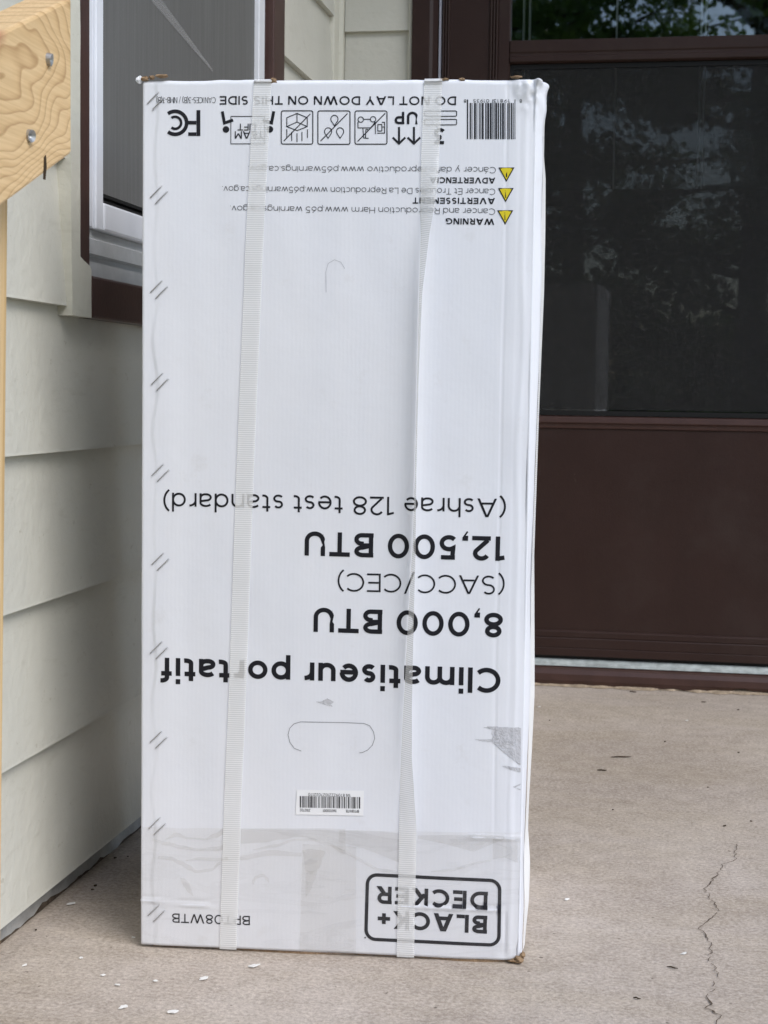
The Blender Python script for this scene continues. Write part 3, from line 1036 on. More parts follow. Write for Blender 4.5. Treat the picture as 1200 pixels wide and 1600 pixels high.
# ---- printing: strokes on the panel -----------------------------------------------------------
class Print:
    def __init__(self, lift=0.0003):
        self.q = []
        self.lift = lift

    def stroke(self, pts, w, closed=False):
        """pts in metres (u,v)"""
        P = [pts[0]]
        for a, b in zip(pts[:-1], pts[1:]):
            n = max(1, int(math.dist(a, b) / 0.006))
            for k in range(1, n + 1):
                P.append((a[0] + (b[0] - a[0]) * k / n, a[1] + (b[1] - a[1]) * k / n))
        Q = [P[0]]
        for p in P[1:]:
            if math.dist(p, Q[-1]) > 1e-6:
                Q.append(p)
        P = Q
        n = len(P)
        if n < 2:
            return
        cl = closed or math.dist(P[0], P[-1]) < 1e-6
        if cl and math.dist(P[0], P[-1]) < 1e-6:
            P = P[:-1]
            n -= 1
        L, Rr = [], []
        for k in range(n):
            if cl:
                a, b = P[k - 1], P[(k + 1) % n]
                p0, p1 = P[k - 1], P[(k + 1) % n]
            else:
                p0, p1 = P[max(0, k - 1)], P[min(n - 1, k + 1)]
            d0 = Vector((P[k][0] - p0[0], P[k][1] - p0[1]))
            d1 = Vector((p1[0] - P[k][0], p1[1] - P[k][1]))
            if d0.length < 1e-9:
                d0 = d1
            if d1.length < 1e-9:
                d1 = d0
            d0.normalize()
            d1.normalize()
            t = (d0 + d1)
            if t.length < 1e-6:
                t = d1
            t.normalize()
            nn = Vector((-t.y, t.x))
            c = max(0.4, abs(nn.dot(Vector((-d1.y, d1.x)))))
            h = w / 2 / c
            L.append((P[k][0] + nn.x * h, P[k][1] + nn.y * h))
            Rr.append((P[k][0] - nn.x * h, P[k][1] - nn.y * h))
        for k in range(n if cl else n - 1):
            l = (k + 1) % n
            self.q.append([L[k], L[l], Rr[l], Rr[k]])

    def lines(self, w, *polys, closed=False):
        """layout units"""
        for pl in polys:
            self.stroke([lay(*p) for p in pl], w * 0.000625, closed)

    def fill(self, pts):
        self.q.append([lay(*p) for p in pts])

    def fill_poly(self, pts, step=1.5):
        ys = sorted(p[1] for p in pts)
        n = len(pts)

        def spans(y):
            xs = []
            for i in range(n):
                (xa, ya), (xb, yb) = pts[i], pts[(i + 1) % n]
                if (ya <= y) != (yb <= y):
                    xs.append(xa + (xb - xa) * (y - ya) / (yb - ya))
            return sorted(xs)
        y = ys[0]
        while y < ys[-1]:
            xs = spans(y + step / 2)
            for a, b in zip(xs[::2], xs[1::2]):
                m_ = max(1, int((b - a) / 4))
                for k in range(m_):
                    x0, x1 = a + (b - a) * k / m_, a + (b - a) * (k + 1) / m_
                    self.fill([(x0, y), (x1, y), (x1, y + step), (x0, y + step)])
            y += step

    def fill_grid(self, quad, nx, ny):
        (a, b, c, d) = quad

        def at(s, t):
            return tuple((a[i] * (1 - s) + b[i] * s) * (1 - t) + (d[i] * (1 - s) + c[i] * s) * t for i in (0, 1))
        for i in range(nx):
            for j in range(ny):
                self.fill([at(i / nx, j / ny), at((i + 1) / nx, j / ny), at((i + 1) / nx, (j + 1) / ny), at(i / nx, (j + 1) / ny)])

    def disc(self, x, y, rr, n=20):
        self.fill([(x + rr * math.cos(2 * math.pi * k / n), y + rr * math.sin(2 * math.pi * k / n)) for k in range(n)])

    def build(self, name, mat, label=None):
        mb = MB()
        for k, q in enumerate(self.q):
            lf = self.lift + 0.000004 * (k % 9)
            ar = sum(q[i][0] * q[(i + 1) % len(q)][1] - q[(i + 1) % len(q)][0] * q[i][1] for i in range(len(q)))
            if ar < 0:
                q = q[::-1]
            mb.poly([(u, -front(u, v) - lf, v) for u, v in q])
        o = mb.build(name, mat, box, recalc=False)
        if label:
            o["label"] = label
        return o


def E(cx, cy, rx, ry, a0, a1, n=None):
    n = n or max(4, int(abs(a1 - a0) / 12))
    return [(cx + rx * math.cos(R(a0 + (a1 - a0) * k / n)), cy + ry * math.sin(R(a0 + (a1 - a0) * k / n))) for k in range(n + 1)]


def D(p, q, w):
    """a diagonal limb with level ends"""
    dx, dy = q[0] - p[0], q[1] - p[1]
    h = w / 2 * math.hypot(dx, dy) / abs(dy)
    return ('p', [(p[0] - h, p[1]), (p[0] + h, p[1]), (q[0] + h, q[1]), (q[0] - h, q[1])])


def glyph(ch, w):
    """(strokes, width) of a round geometric sans letter of cap height 1"""
    h = w / 2
    X, AS, DS = 0.735, 1.03, -0.27
    S = lambda *p: ('s', list(p))
    C = lambda pts: ('s', pts)
    acc = None
    if ch in 'áñ':
        acc, ch = ch, {'á': 'a', 'ñ': 'n'}[ch]
    g, W = [], 0.3
    if ch == ' ':
        return [], 0.22
    if ch in 'AV':
        W = 0.96
        e = h * 1.15
        a, t = (0, 1) if ch == 'A' else (1, 0)
        g = [D((e, a), (W / 2 - h * .25, t), w), D((W - e, a), (W / 2 + h * .25, t), w)]
        if ch == 'A':
            g.append(S((0.22, 0.27), (W - 0.22, 0.27)))
    elif ch == 'B':
        W = 0.72
        g = [S((h, 0), (h, 1)), C([(0, 1 - h), (0.38, 1 - h)] + E(0.40, 0.755, 0.25 - h * .3, 0.245 - h, 90, -90) + [(h, 0.51)]),
             C([(h, 0.51), (0.42, 0.51)] + E(0.43, 0.265, 0.29 - h, 0.265 - h + .0, 90, -90) + [(0, h)])]
    elif ch in 'CG':
        W = 0.86 if ch == 'C' else 0.92
        g = [C(E(0.5, 0.5, 0.5 - h, 0.51 - h, 46, 316))]
        if ch == 'G':
            g = [C(E(0.5, 0.5, 0.5 - h, 0.51 - h, 46, 310) + [(0.92 - h, 0.17), (0.92 - h, 0.46), (0.55, 0.46)])]
    elif ch == 'D':
        W = 0.84
        g = [S((h, 0), (h, 1)), C([(0, 1 - h), (0.34, 1 - h)] + E(0.34, 0.5, 0.5 - h, 0.5 - h, 90, -90) + [(0, h)])]
    elif ch in 'EF':
        W = 0.66 if ch == 'E' else 0.64
        g = [S((h, 0), (h, 1)), S((w, 1 - h), (W, 1 - h)), S((w, 0.5), (W - .06, 0.5))]
        if ch == 'E':
            g.append(S((w, h), (W, h)))
    elif ch == 'H':
        W = 0.78
        g = [S((h, 0), (h, 1)), S((W - h, 0), (W - h, 1)), S((w, 0.5), (W - w, 0.5))]
    elif ch == 'I':
        W = w
        g = [S((h, 0), (h, 1))]
    elif ch == 'K':
        W = 0.78
        g = [S((h, 0), (h, 1)), D((0.06 + h, 0.30), (W - h * 1.5, 1), w), D((0.30, 0.56), (W - h * 1.1, 0), w)]
    elif ch == 'L':
        W = 0.60
        g = [S((h, 0), (h, 1)), S((w, h), (W, h))]
    elif ch == 'M':
        W = 0.90
        g = [S((h, 0), (h, 1)), S((W - h, 0), (W - h, 1)), D((h * 1.3, 1), (W / 2, 0.28), w), D((W - h * 1.3, 1), (W / 2, 0.28), w)]
    elif ch == 'N':
        W = 0.80
        g = [S((h, 0), (h, 1)), S((W - h, 0), (W - h, 1)), D((h * 1.3, 1), (W - h * 1.3, 0), w)]
    elif ch == 'O':
        W = 1.0
        g = [C(E(0.5, 0.5, 0.5 - h, 0.51 - h, 0, 360, 36))]
    elif ch in 'PR':
        W = 0.70
        g = [S((h, 0), (h, 1)), C([(0, 1 - h), (0.38, 1 - h)] + E(0.39, 0.67, 0.31 - h, 0.33 - h, 90, -90) + [(h, 0.34 + h)])]
        if ch == 'R':
            W = 0.74
            g.append(D((0.40, 0.36), (W - h * 1.1, 0), w))
    elif ch == 'S':
        W = 0.66
        ry = (1.02 - w) / 4
        g = [C(E(0.33, 1.01 - h - ry, 0.30 - h, ry, 38, 262) + E(0.33, -0.01 + h + ry, 0.33 - h, ry, 82, -142))]
    elif ch == 'T':
        W = 0.76
        g = [S((W / 2, 0), (W / 2, 1 - w)), S((0, 1 - h), (W, 1 - h))]
    elif ch == 'U':
        W = 0.78
        rx = W / 2 - h
        g = [C([(h, 1), (h, rx)] + E(W / 2, rx + h - 0.01, rx, rx, 180, 360) + [(W - h, 1)])]
    elif ch == 'W':
        W = 1.34
        e = h * 1.1
        g = [D((e, 1), (W * .28, 0), w), D((W * .28, 0), (W * .5, 1), w), D((W * .5, 1), (W * .72, 0), w), D((W * .72, 0), (W - e, 1), w)]
    elif ch == 'Y':
        W = 0.86
        g = [S((W / 2, 0), (W / 2, 0.42)), D((W / 2, 0.38), (h * 1.2, 1), w), D((W / 2, 0.38), (W - h * 1.2, 1), w)]
    elif ch == 'Z':
        W = 0.70
        g = [S((0, 1 - h), (W, 1 - h)), S((0, h), (W, h)), D((h * 1.3, w * .9), (W - h * 1.3, 1 - w * .9), w)]
    # lower case
    elif ch in 'bdpqag':
        W = 0.70 if ch != 'a' else 0.62
        rr = W / 2
        if ch == 'a':
            g = [C(E(0.30, X - 0.235 + 0.01, 0.32 - h, 0.235 - h, 150, 0, 12) + [(W - h, 0)]), C(E(0.29, 0.215, 0.29 - h, 0.225 - h, 0, 360, 28) if False else [(W - h, 0.43)] + E(0.27, 0.215, 0.27 - h, 0.222 - h, 90, 270, 14) + E(0.34, 0.26, 0.28 - h, 0.265 - h, 270, 350, 8))]
        else:
            g = [C(E(rr, X / 2, rr - h, X / 2 + 0.01 - h, 0, 360, 32))]
            if ch == 'b':
                g.append(S((h, 0), (h, AS)))
            if ch == 'd':
                g.append(S((W - h, 0), (W - h, AS)))
            if ch == 'p':
                g.append(S((h, X), (h, DS)))
            if ch == 'q':
                g.append(S((W - h, X), (W - h, DS)))
            if ch == 'g':
                g.append(C([(W - h, X), (W - h, 0.02)] + E(rr, 0.02, rr - h, 0.27 - h, 0, -145)))
    elif ch == 'c':
        W = 0.60
        g = [C(E(0.35, X / 2, 0.35 - h, X / 2 + .01 - h, 48, 314))]
    elif ch == 'e':
        W = 0.68
        g = [C(E(0.34, X / 2, 0.34 - h, X / 2 + .01 - h, 0, 318)), S((w * .8, X / 2 - h * .2), (W - w * .2, X / 2 - h * .2))]
    elif ch == 'f':
        W = 0.40
        g = [C([(0.145 + h * .3, 0), (0.145 + h * .3, AS - .24)] + E(0.145 + h * .3 + 0.2, AS - .22, 0.2, 0.22 - h, 180, 80, 8)), S((0, X - h), (W - .02, X - h))]
    elif ch in 'hn':
        W = 0.64
        rx = W / 2 - h
        g = [S((h, 0), (h, AS if ch == 'h' else X)), C(E(W / 2, X - rx - h + .01, rx, rx, 165, 0) + [(W - h, 0)])]
    elif ch == 'm':
        W = 1.06
        rx = W / 4 - h * .5
        g = [S((h, 0), (h, X)), C(E(h + rx, X - rx - h + .01, rx, rx, 165, 0) + [(W / 2, 0)]), C(E(W / 2 + rx, X - rx - h + .01, rx, rx, 165, 0) + [(W - h, 0)])]
    elif ch == 'i':
        W = w * 1.15
        g = [S((W / 2, 0), (W / 2, X)), S((W / 2, 0.87), (W / 2, 0.87 + w * 1.12))]
    elif ch == 'l':
        W = w
        g = [S((h, 0), (h, AS))]
    elif ch == 'k':
        W = 0.62
        g = [S((h, 0), (h, AS)), D((h + .04, .2), (W - h * 1.4, X), w), D((.25, .4), (W - h * 1.2, 0), w)]
    elif ch == 'o':
        W = 0.72
        g = [C(E(0.36, X / 2, 0.36 - h, X / 2 + .01 - h, 0, 360, 32))]
    elif ch == 'r':
        W = 0.40
        g = [S((h, 0), (h, X)), C(E(0.36, X - .34, 0.36 - h, 0.34 - h, 178, 90))]
    elif ch == 's':
        W = 0.52
        ry = (X + .02 - w) / 4
        g = [C(E(0.26, X + .01 - h - ry, 0.235 - h, ry, 32, 262) + E(0.26, -0.01 + h + ry, 0.26 - h, ry, 82, -148))]
    elif ch == 't':
        W = 0.40
        g = [C([(0.13 + h * .3, 0.93), (0.13 + h * .3, 0.2)] + E(0.33 + h * .3, 0.2, 0.2, 0.2 - h, 180, 285, 8)), S((0, X - h), (W - .01, X - h))]
    elif ch == 'u':
        W = 0.64
        rx = W / 2 - h
        g = [S((W - h, 0), (W - h, X)), C(E(W / 2, rx + h - .01, rx, rx, 345, 180) + [(h, X)])]
    elif ch in 'vy':
        W = 0.66
        e = h * 1.15
        g = [D((e, X), (W / 2, 0), w), D((W - e, X), (W / 2, 0), w)]
        if ch == 'y':
            g = [D((e, X), (W / 2, 0), w), D((W - e, X), (W * .27, DS), w)]
    elif ch == 'w':
        W = 0.98
        e = h * 1.1
        g = [D((e, X), (W * .28, 0), w), D((W * .28, 0), (W * .5, X), w), D((W * .5, X), (W * .72, 0), w), D((W * .72, 0), (W - e, X), w)]
    # digits and marks
    elif ch == '0':
        W = 0.80
        g = [C(E(0.4, 0.5, 0.4 - h, 0.51 - h, 0, 360, 36))]
    elif ch == '1':
        W = 0.36
        g = [S((W - h - .02, 0), (W - h - .02, 1)), S((W - h - .02, 1 - h), (0.0, 0.86))]
    elif ch == '2':
        W = 0.68
        g = [C(E(0.33, 1.01 - 0.30, 0.32 - h, 0.30 - h, 155, -28) + [(0.10, w * .9)]), S((0.0, h), (W, h))]
    elif ch == '3':
        W = 0.68
        g = [S((0.05, 1 - h), (W - .05, 1 - h)), D((W - .05 - h * 1.6, 1 - w * .9), (.30, .60), w), C([(.26, .6)] + E(0.32, 0.30, 0.36 - h, 0.31 - h, 88, -148))]
    elif ch == '5':
        W = 0.68
        g = [S((0.10, 1 - h), (W - .07, 1 - h)), C([(0.10 + h, 1 - w), (0.10 + h * .8, 0.57)] + E(0.33, 0.325, 0.35 - h, 0.335 - h, 128, -140))]
    elif ch == '6':
        W = 0.70
        g = [C(E(0.35, 0.32, 0.35 - h, 0.33 - h, 0, 360, 28)), C([(0.55, 1 - h * .3)] + [(h * 1.0 + 0.10, 0.55), (h, 0.34)])]
    elif ch == '7':
        W = 0.66
        g = [S((0, 1 - h), (W, 1 - h)), D((0.16 + h, 0), (W - h * 1.3, 1 - w * .9), w)]
    elif ch == '8':
        W = 0.70
        g = [C(E(0.35, 0.745, 0.31 - h, 0.262 - h, 0, 360, 28)), C(E(0.35, 0.275, 0.35 - h, 0.284 - h, 0, 360, 28))]
    elif ch == '9':
        W = 0.70
        g = [C(E(0.35, 0.68, 0.35 - h, 0.33 - h, 0, 360, 28)), C([(W - h, 0.66), (W - h - .08, 0.42), (0.18, h * .3)])]
    elif ch == '.':
        W = w * 1.15
        g = [S((W / 2, 0), (W / 2, w * 1.15))]
    elif ch == ',':
        W = w * 1.2
        g = [('p', [(0, w * 1.15), (w * 1.15, w * 1.15), (w * 1.15, w * .4), (w * .25, -.19), (0, -.15), (w * .5, 0), (0, 0)])]
    elif ch == '(':
        W = 0.30
        g = [C(E(0.62, 0.42, 0.62 - h, 0.70, 125, 235, 12))]
    elif ch == ')':
        W = 0.30
        g = [C(E(-0.32, 0.42, 0.62 - h, 0.70, 55, -55, 12))]
    elif ch == '/':
        W = 0.50
        g = [D((h, -0.12), (W - h, 1.06), w)]
    elif ch == '-':
        W = 0.36
        g = [S((0, 0.4), (W, 0.4))]
    elif ch == '+':
        W = 0.60
        g = [S((0, 0.46), (W, 0.46)), S((W / 2, 0.16), (W / 2, 0.46 - h)), S((W / 2, 0.46 + h), (W / 2, 0.76))]
    if acc == 'á':
        g.append(S((W * .45, X + .1), (W * .68, X + .3)))
    if acc == 'ñ':
        g.append(S((W * .15, X + .16), (W * .4, X + .22), (W * .6, X + .14), (W * .85, X + .2)))
    return g, W


def text(pr, s, x0, y0, x1, y1, cap, w, track=0.11):
    """set a line whose baseline runs from (x0,y0) to (x1,y1) in layout units; letters stand towards the foot of the panel"""
    A, B = Vector(lay(x0, y0)), Vector(lay(x1, y1))
    L = (B - A).length
    gl = [(glyph(c, w), c) for c in s]
    nat = sum(g[1] for g, c in gl) + track * (len(s) - 1)
    capm = (Vector(lay(x0, y0 + cap)) - A).length
    ex = (B - A) / nat
    d = (B - A).normalized()
    ey = Vector((-d.y, d.x)) * capm
    t = 0.0
    for (g, W), c in gl:
        for k, pts in g:
            q = [tuple(A + ex * (t + p[0]) + ey * p[1]) for p in pts]
            if k == 's':
                pr.stroke(q, w * capm)
            else:
                pr.q.append(q)
        t += W + track


def rrect(x0, y0, x1, y1, rad, n=5):
    pts = []
    for cx, cy, a in ((x1 - rad, y1 - rad, 0), (x0 + rad, y1 - rad, 90), (x0 + rad, y0 + rad, 180), (x1 - rad, y0 + rad, 270)):
        pts += E(cx, cy, rad, rad, a, a + 90, n)
    return pts + [pts[0]]


# headings
p = Print(); text(p, "Climatiseur portatif", 783, 1044, 252, 1027, 38.5, .185, .12); p.build("printed_title", M['ink'])
p = Print(); text(p, "8,000 BTU", 786.5, 958, 490.5, 949, 38, .18, .15); p.build("printed_capacity", M['ink'])
p = Print(); text(p, "(SACC/CEC)", 789, 900, 528, 894.5, 29, .095, .13); p.build("printed_note", M['ink'])
p = Print(); text(p, "12,500 BTU", 789, 838.5, 476.5, 830, 38, .18, .15); p.build("printed_capacity", M['ink'])
p = Print(); text(p, "(Ashrae 128 test standard)", 791, 779.5, 255.5, 769.5, 29, .11, .14); p.build("printed_note", M['ink'])
p = Print(); text(p, "DO NOT LAY DOWN ON THIS SIDE", 713, 150.7, 343.5, 150.2, 13.6, .17, .14); p.build("printed_handling_line", M['ink'])
p = Print(); text(p, "CAN ICES-3(B) / NMB-3(B)", 337, 152, 244.5, 152, 9.2, .085, .12); p.build("printed_compliance_line", M['ink'])
p = Print(); text(p, "WARNING", 772.6, 342, 696.5, 341, 9.6, .2, .12); p.build("printed_warning_heading", M['ink'])
p = Print(); text(p, "Cancer and Reproduction Harm www.p65 warnings.ca.gov.", 774, 326, 360, 321.6, 9.7, .09, .12); p.build("printed_warning_line", M['ink_grey'])
p = Print(); text(p, "AVERTISSEMENT", 773.7, 309.5, 645, 308.8, 9.6, .2, .12); p.build("printed_warning_heading", M['ink'])
p = Print(); text(p, "Cancer Et Troubles De La Reproduction www.p65warnings.ca.gov.", 774, 295, 347.5, 291, 9.7, .09, .12); p.build("printed_warning_line", M['ink_grey'])
p = Print(); text(p, "ADVERTENCIA", 774, 277.8, 672, 277, 9.2, .2, .12); p.build("printed_warning_heading", M['ink'])
p = Print(); text(p, "Cáncer y daño reproductivo www.p65warnings.ca.gov.", 775, 261.2, 388.5, 259.5, 9.7, .09, .12); p.build("printed_warning_line", M['ink_grey'])
p = Print(); text(p, "BPT08WTB", 390.6, 1431, 269, 1426.8, 14.4, .13, .12); p.build("printed_model_number", M['ink'])
# maker's logo in its frame
p = Print()
text(p, "BLACK+", 761.6, 1430.6, 590.6, 1421.8, 28, .205, .15)
text(p, "DECKER", 762.6, 1393.2, 588.6, 1384, 27.5, .205, .15)
fr_ = []
TL, TR, BR, BL = (574.5, 1366), (781, 1376), (779.5, 1476.8), (571.6, 1467)


def fq(s, t):
    return tuple((TL[i] * (1 - s) + TR[i] * s) * (1 - t) + (BL[i] * (1 - s) + BR[i] * s) * t for i in (0, 1))


for x, y in rrect(0, 0, 207, 101, 15, 7):
    fr_.append(fq(x / 207, y / 101))
p.lines(5.4, fr_)
p.disc(570.5, 1465, 1.2)
p.build("printed_logo", M['ink'])
# up arrows, stacking mark
p = Print()
text(p, "UP", 653.3, 174.8, 616.5, 174.8, 19.5, .2, .16)
for x in (623.6, 646.9):
    p.lines(3.2, [(x, 198.5), (x, 224)])
    p.lines(3.2, [(x - 9.8, 215.0), (x, 224.6), (x + 9.8, 215.0)])
p.build("printed_up_arrows", M['ink'])
p = Print()
p.lines(1.3, rrect(663.6, 173.5, 713.6, 181.8, 2))
p.lines(1.3, rrect(663.6, 186.6, 713.6, 195.2, 2))
text(p, "3", 695.8, 200.5, 678.5, 200.3, 25, .2)
p.build("printed_stacking_mark", M['ink'])


def z2(x, y):
    return (210 + x / 3.636, 110 + y / 3.636)


def z3(x, y):
    return (530 + x / 3.636, 110 + y / 3.636)


# compliance mark of concentric arcs with an F
p = Print()
p.lines(5.6, E(*z2(232, 298), 18.0, 18.0, -128, 128))
p.lines(4.0, E(*z2(232, 298), 9.4, 9.4, -128, 128))
p.lines(6.0, [z2(364, 226), z2(364, 373)])
p.lines(5.6, [z2(352, 297), z2(296, 297)])
p.lines(5.4, [z2(352, 362), z2(306, 362)])
p.build("printed_compliance_mark", M['ink'])
# team lift
p = Print()
p.lines(1.1, rrect(*z2(549, 262), *z2(742, 418), .4, 2))
text(p, "TEAM", 412.5, 205.3, 367, 205.3, 11.6, .15, .1)
text(p, "LIFT", 400, 193.5, 371.5, 193.3, 10.8, .15, .1)
for sx, (hx, hy) in ((1, z2(521, 336)), (-1, z2(771, 336))):
    p.disc(hx, hy, 5.2)
    bx = hx - 5.8 if sx > 0 else hx + 6
    p.lines(4.6, [(bx, 174.2), (bx + 3.4 * sx, 192.3), (bx + 17 * sx, 187.8)])
p.build("printed_team_lift_mark", M['ink'])
# three crossed-out squares
p = Print()
p.lines(1.5, rrect(439.8, 173.4, 489.0, 225.4, 3))
p.lines(1.5, [z2(850, 402), z2(1000, 248)])
p.lines(1.3, [z2(867, 320), z2(867, 270), z2(925, 245), z2(983, 270), z2(983, 320), z2(925, 343), z2(867, 320), z2(925, 294), z2(983, 320)], [z2(925, 245), z2(925, 294)])
for x, a, b in ((867, 335, 388), (895, 350, 402), (925, 358, 408), (953, 350, 402), (984, 335, 385)):
    p.lines(1.3, [z2(x, a), z2(x, b)])
p.build("printed_rain_mark", M['ink'])


def drop(x, y):
    return [(x, y + 10.5)] + E(x, y, 5.6, 6.0, 30, -210, 18) + [(x, y + 10.5)]


p = Print()
p.lines(1.5, rrect(496.9, 173.4, 547.0, 225.6, 3))
p.lines(1.5, [z2(1058, 402), z3(48, 245)])
p.lines(1.3, drop(*z2(1137, 277)), drop(*z2(1101, 348)), drop(*z2(1169, 348)))
p.build("printed_moisture_mark", M['ink'])
p = Print()
p.lines(1.5, rrect(554.8, 173.4, 604.8, 225.4, 3))
p.lines(1.5, [z3(105, 404), z3(262, 244)])
p.lines(1.3, E(*z3(123, 280), 4.2, 4.2, 0, 360), E(*z3(193, 278), 4.2, 4.2, 0, 360), [z3(140, 278), z3(177, 278)])
p.lines(1.3, [z3(107, 292), z3(107, 327), z3(180, 327), z3(206, 292)], [z3(135, 328), z3(140, 384), z3(168, 387)], [z3(150, 384), z3(152, 337), z3(165, 337)], [z3(206, 300), z3(206, 362)])
p.lines(1.3, rrect(*z3(220, 308), *z3(243, 345), .4, 2), [z3(243, 295), z3(258, 295), z3(258, 357), z3(216, 357)], [z3(243, 322), z3(258, 322)])
p.build("printed_fork_mark", M['ink'])
# bar code
rb = random.Random(11)
p = Print()
x = 729.6
while x < 806.5:
    bw = rb.choice([1.0, 1.0, 1.2, 1.9, 2.8])
    if x + bw > 807.2:
        break
    top = 155.6 if (x < 733 or x > 803.5 or 766 < x < 770) else 161
    p.fill_grid([(x, top), (x + bw, top), (x + bw, 217.6), (x, 217.6)], 1, 5)
    x += bw + rb.choice([1.2, 1.2, 1.7, 2.6])
text(p, "8", 815.6, 155.4, 812, 155.4, 5.4, .13)
text(p, "19813", 797, 155.2, 771, 155.2, 5.0, .13, .2)
text(p, "01935", 764.5, 155.2, 739.5, 155.2, 5.0, .13, .2)
text(p, "8", 728.6, 155.4, 725, 155.4, 5.4, .13)
p.build("printed_barcode", M['ink'])
# three warning triangles
for (a, b, c, d) in (((910, 555), (991, 555), (950, 628), 0), ((907, 672), (986, 672), (945, 744), 1), ((903, 798), (984, 798), (943, 871), 2)):
    p = Print(0.00028)
    p.fill([z3(*a), z3(*b), z3(*c)])
    tri = p.build("printed_warning_triangle", M['yellow'])
    p = Print(0.00042)
    p.lines(1.6, [z3(*a), z3(*b), z3(*c), z3(*a)])
    cx = (a[0] + b[0]) / 2
    p.lines(1.9, [z3(cx, a[1] + 20), z3(cx, a[1] + 52)])
    p.lines(2.0, [z3(cx, a[1] + 9), z3(cx, a[1] + 16)])
    o = p.build("triangle_outline", M['ink'])
    o.parent = tri
# perforated hand holes
p = Print()
zz7 = lambda x, y: (210 + x / 3.478, 1060 + y / 3.478)
zz8 = lambda x, y: (530 + x / 3.333, 1060 + y / 3.333)
p.lines(0.8, [zz7(908, 393), zz7(870, 378), zz7(846, 345), zz7(836, 305), zz7(845, 270), zz7(868, 245), zz7(905, 234), zz7(1148, 238), zz8(130, 232), zz8(160, 244), zz8(180, 275), zz8(186, 310), zz8(174, 345), zz8(150, 370), zz8(122, 384), zz8(106, 385)])
p.build("hand_hole_outline", M['cutline'])
p = Print()
p.lines(0.7, [(510, 457), (509.5, 425), (513, 412), (523, 406), (533, 410), (539, 420)])
p.build("hand_hole_outline", M['faintline'])
# torn patch of surface paper low on the edge of the panel
p = Print(0.00025)
for poly in ([(745, 252), (800, 249), (948, 258), (946, 350), (800, 300), (792, 285), (800, 266)], [(800, 300), (946, 350), (945, 455), (880, 405), (835, 365), (790, 328)], [(705, 317), (800, 316), (800, 330), (760, 327)],
             [(845, 454), (875, 456), (945, 468), (945, 492), (885, 474)], [(905, 565), (945, 550), (944, 556), (915, 570), (944, 578), (944, 584)]):
    p.fill_poly([zz8(*q) for q in poly], 1.0)
p.build("torn_paper_patch", M['tornpaper'])
p = Print(0.00025)
p.fill_poly([zz7(*q) for q in ((990, 125), (1020, 122), (1050, 106), (1086, 126), (1068, 138), (1080, 152), (1030, 138))], 1.0)
p.build("torn_paper_patch", M['tornpaper'])
# shipping label
p = Print(0.0005)
p.fill_grid([(464, 1233.3), (569, 1234.9), (568, 1274.2), (462, 1272.2)], 8, 3)
lab = p.build("shipping_label", M['label'])
p = Print(0.0007)
x = 468.7
rb = random.Random(5)
while x < 561.5:
    bw = rb.choice([.8, .8, 1.2, 1.8, 2.2])
    p.fill([(x, 1243.2 + (x - 468) * .018), (x + bw, 1243.2 + (x - 468) * .018), (x + bw, 1261.2 + (x - 468) * .018), (x, 1261.2 + (x - 468) * .018)])
    x += bw + rb.choice([.8, 1.0, 1.4, 1.9])
text(p, "SN 8709ZZ21027022170", 547.8, 1240, 482, 1238.4, 4.6, .13, .2)
text(p, "BPT08WTB", 561, 1265.0, 541, 1264.6, 4.3, .13, .15)
text(p, "1160120001", 526, 1264.3, 505, 1263.9, 4.3, .13, .15)
text(p, "2102702", 485, 1263.5, 469, 1263, 4.3, .13, .15)
o = p.build("label_printing", M['ink_grey'])
o.parent = lab

# packing tape across the foot of the panel and up its middle
def sheet(name, mat, quad, nx, ny, lift, edge=0.0, seed=0):
    (a, b, c, d) = [Vector(lay(*q)) for q in quad]
    mb = MB()
    for j in range(ny + 1):
        for i in range(nx + 1):
            s, t = i / nx, j / ny
            p = (a * (1 - s) + b * s) * (1 - t) + (d * (1 - s) + c * s) * t
            if j == 0:
                p = p + Vector((0, edge * mn.noise((s * 14, seed, 0))))
            lf = lift + 0.00025 * abs(mn.noise((p.x * 25, p.y * 90, seed + 2)))
            u, v = min(max(p.x, 0.001), BW - 0.001), max(p.y, 0.002)
            mb.v.append((u, -front(u, v) - lf, v))
    for j in range(ny):
        for i in range(nx):
            k = j * (nx + 1) + i
            mb.f.append((k, k + 1, k + nx + 2, k + nx + 1))
    return mb.build(name, mat, box, smooth=True, recalc=False)


sheet("packing_tape", M['tape'], [(224, 1292), (820, 1301), (812, 1505), (221, 1476)], 200, 40, 0.0007, 0.0012, 1)
sheet("packing_tape", M['tape'], [(473, 1318), (557, 1322), (556, 1499), (468, 1492)], 40, 60, 0.0011, 0.001, 2)

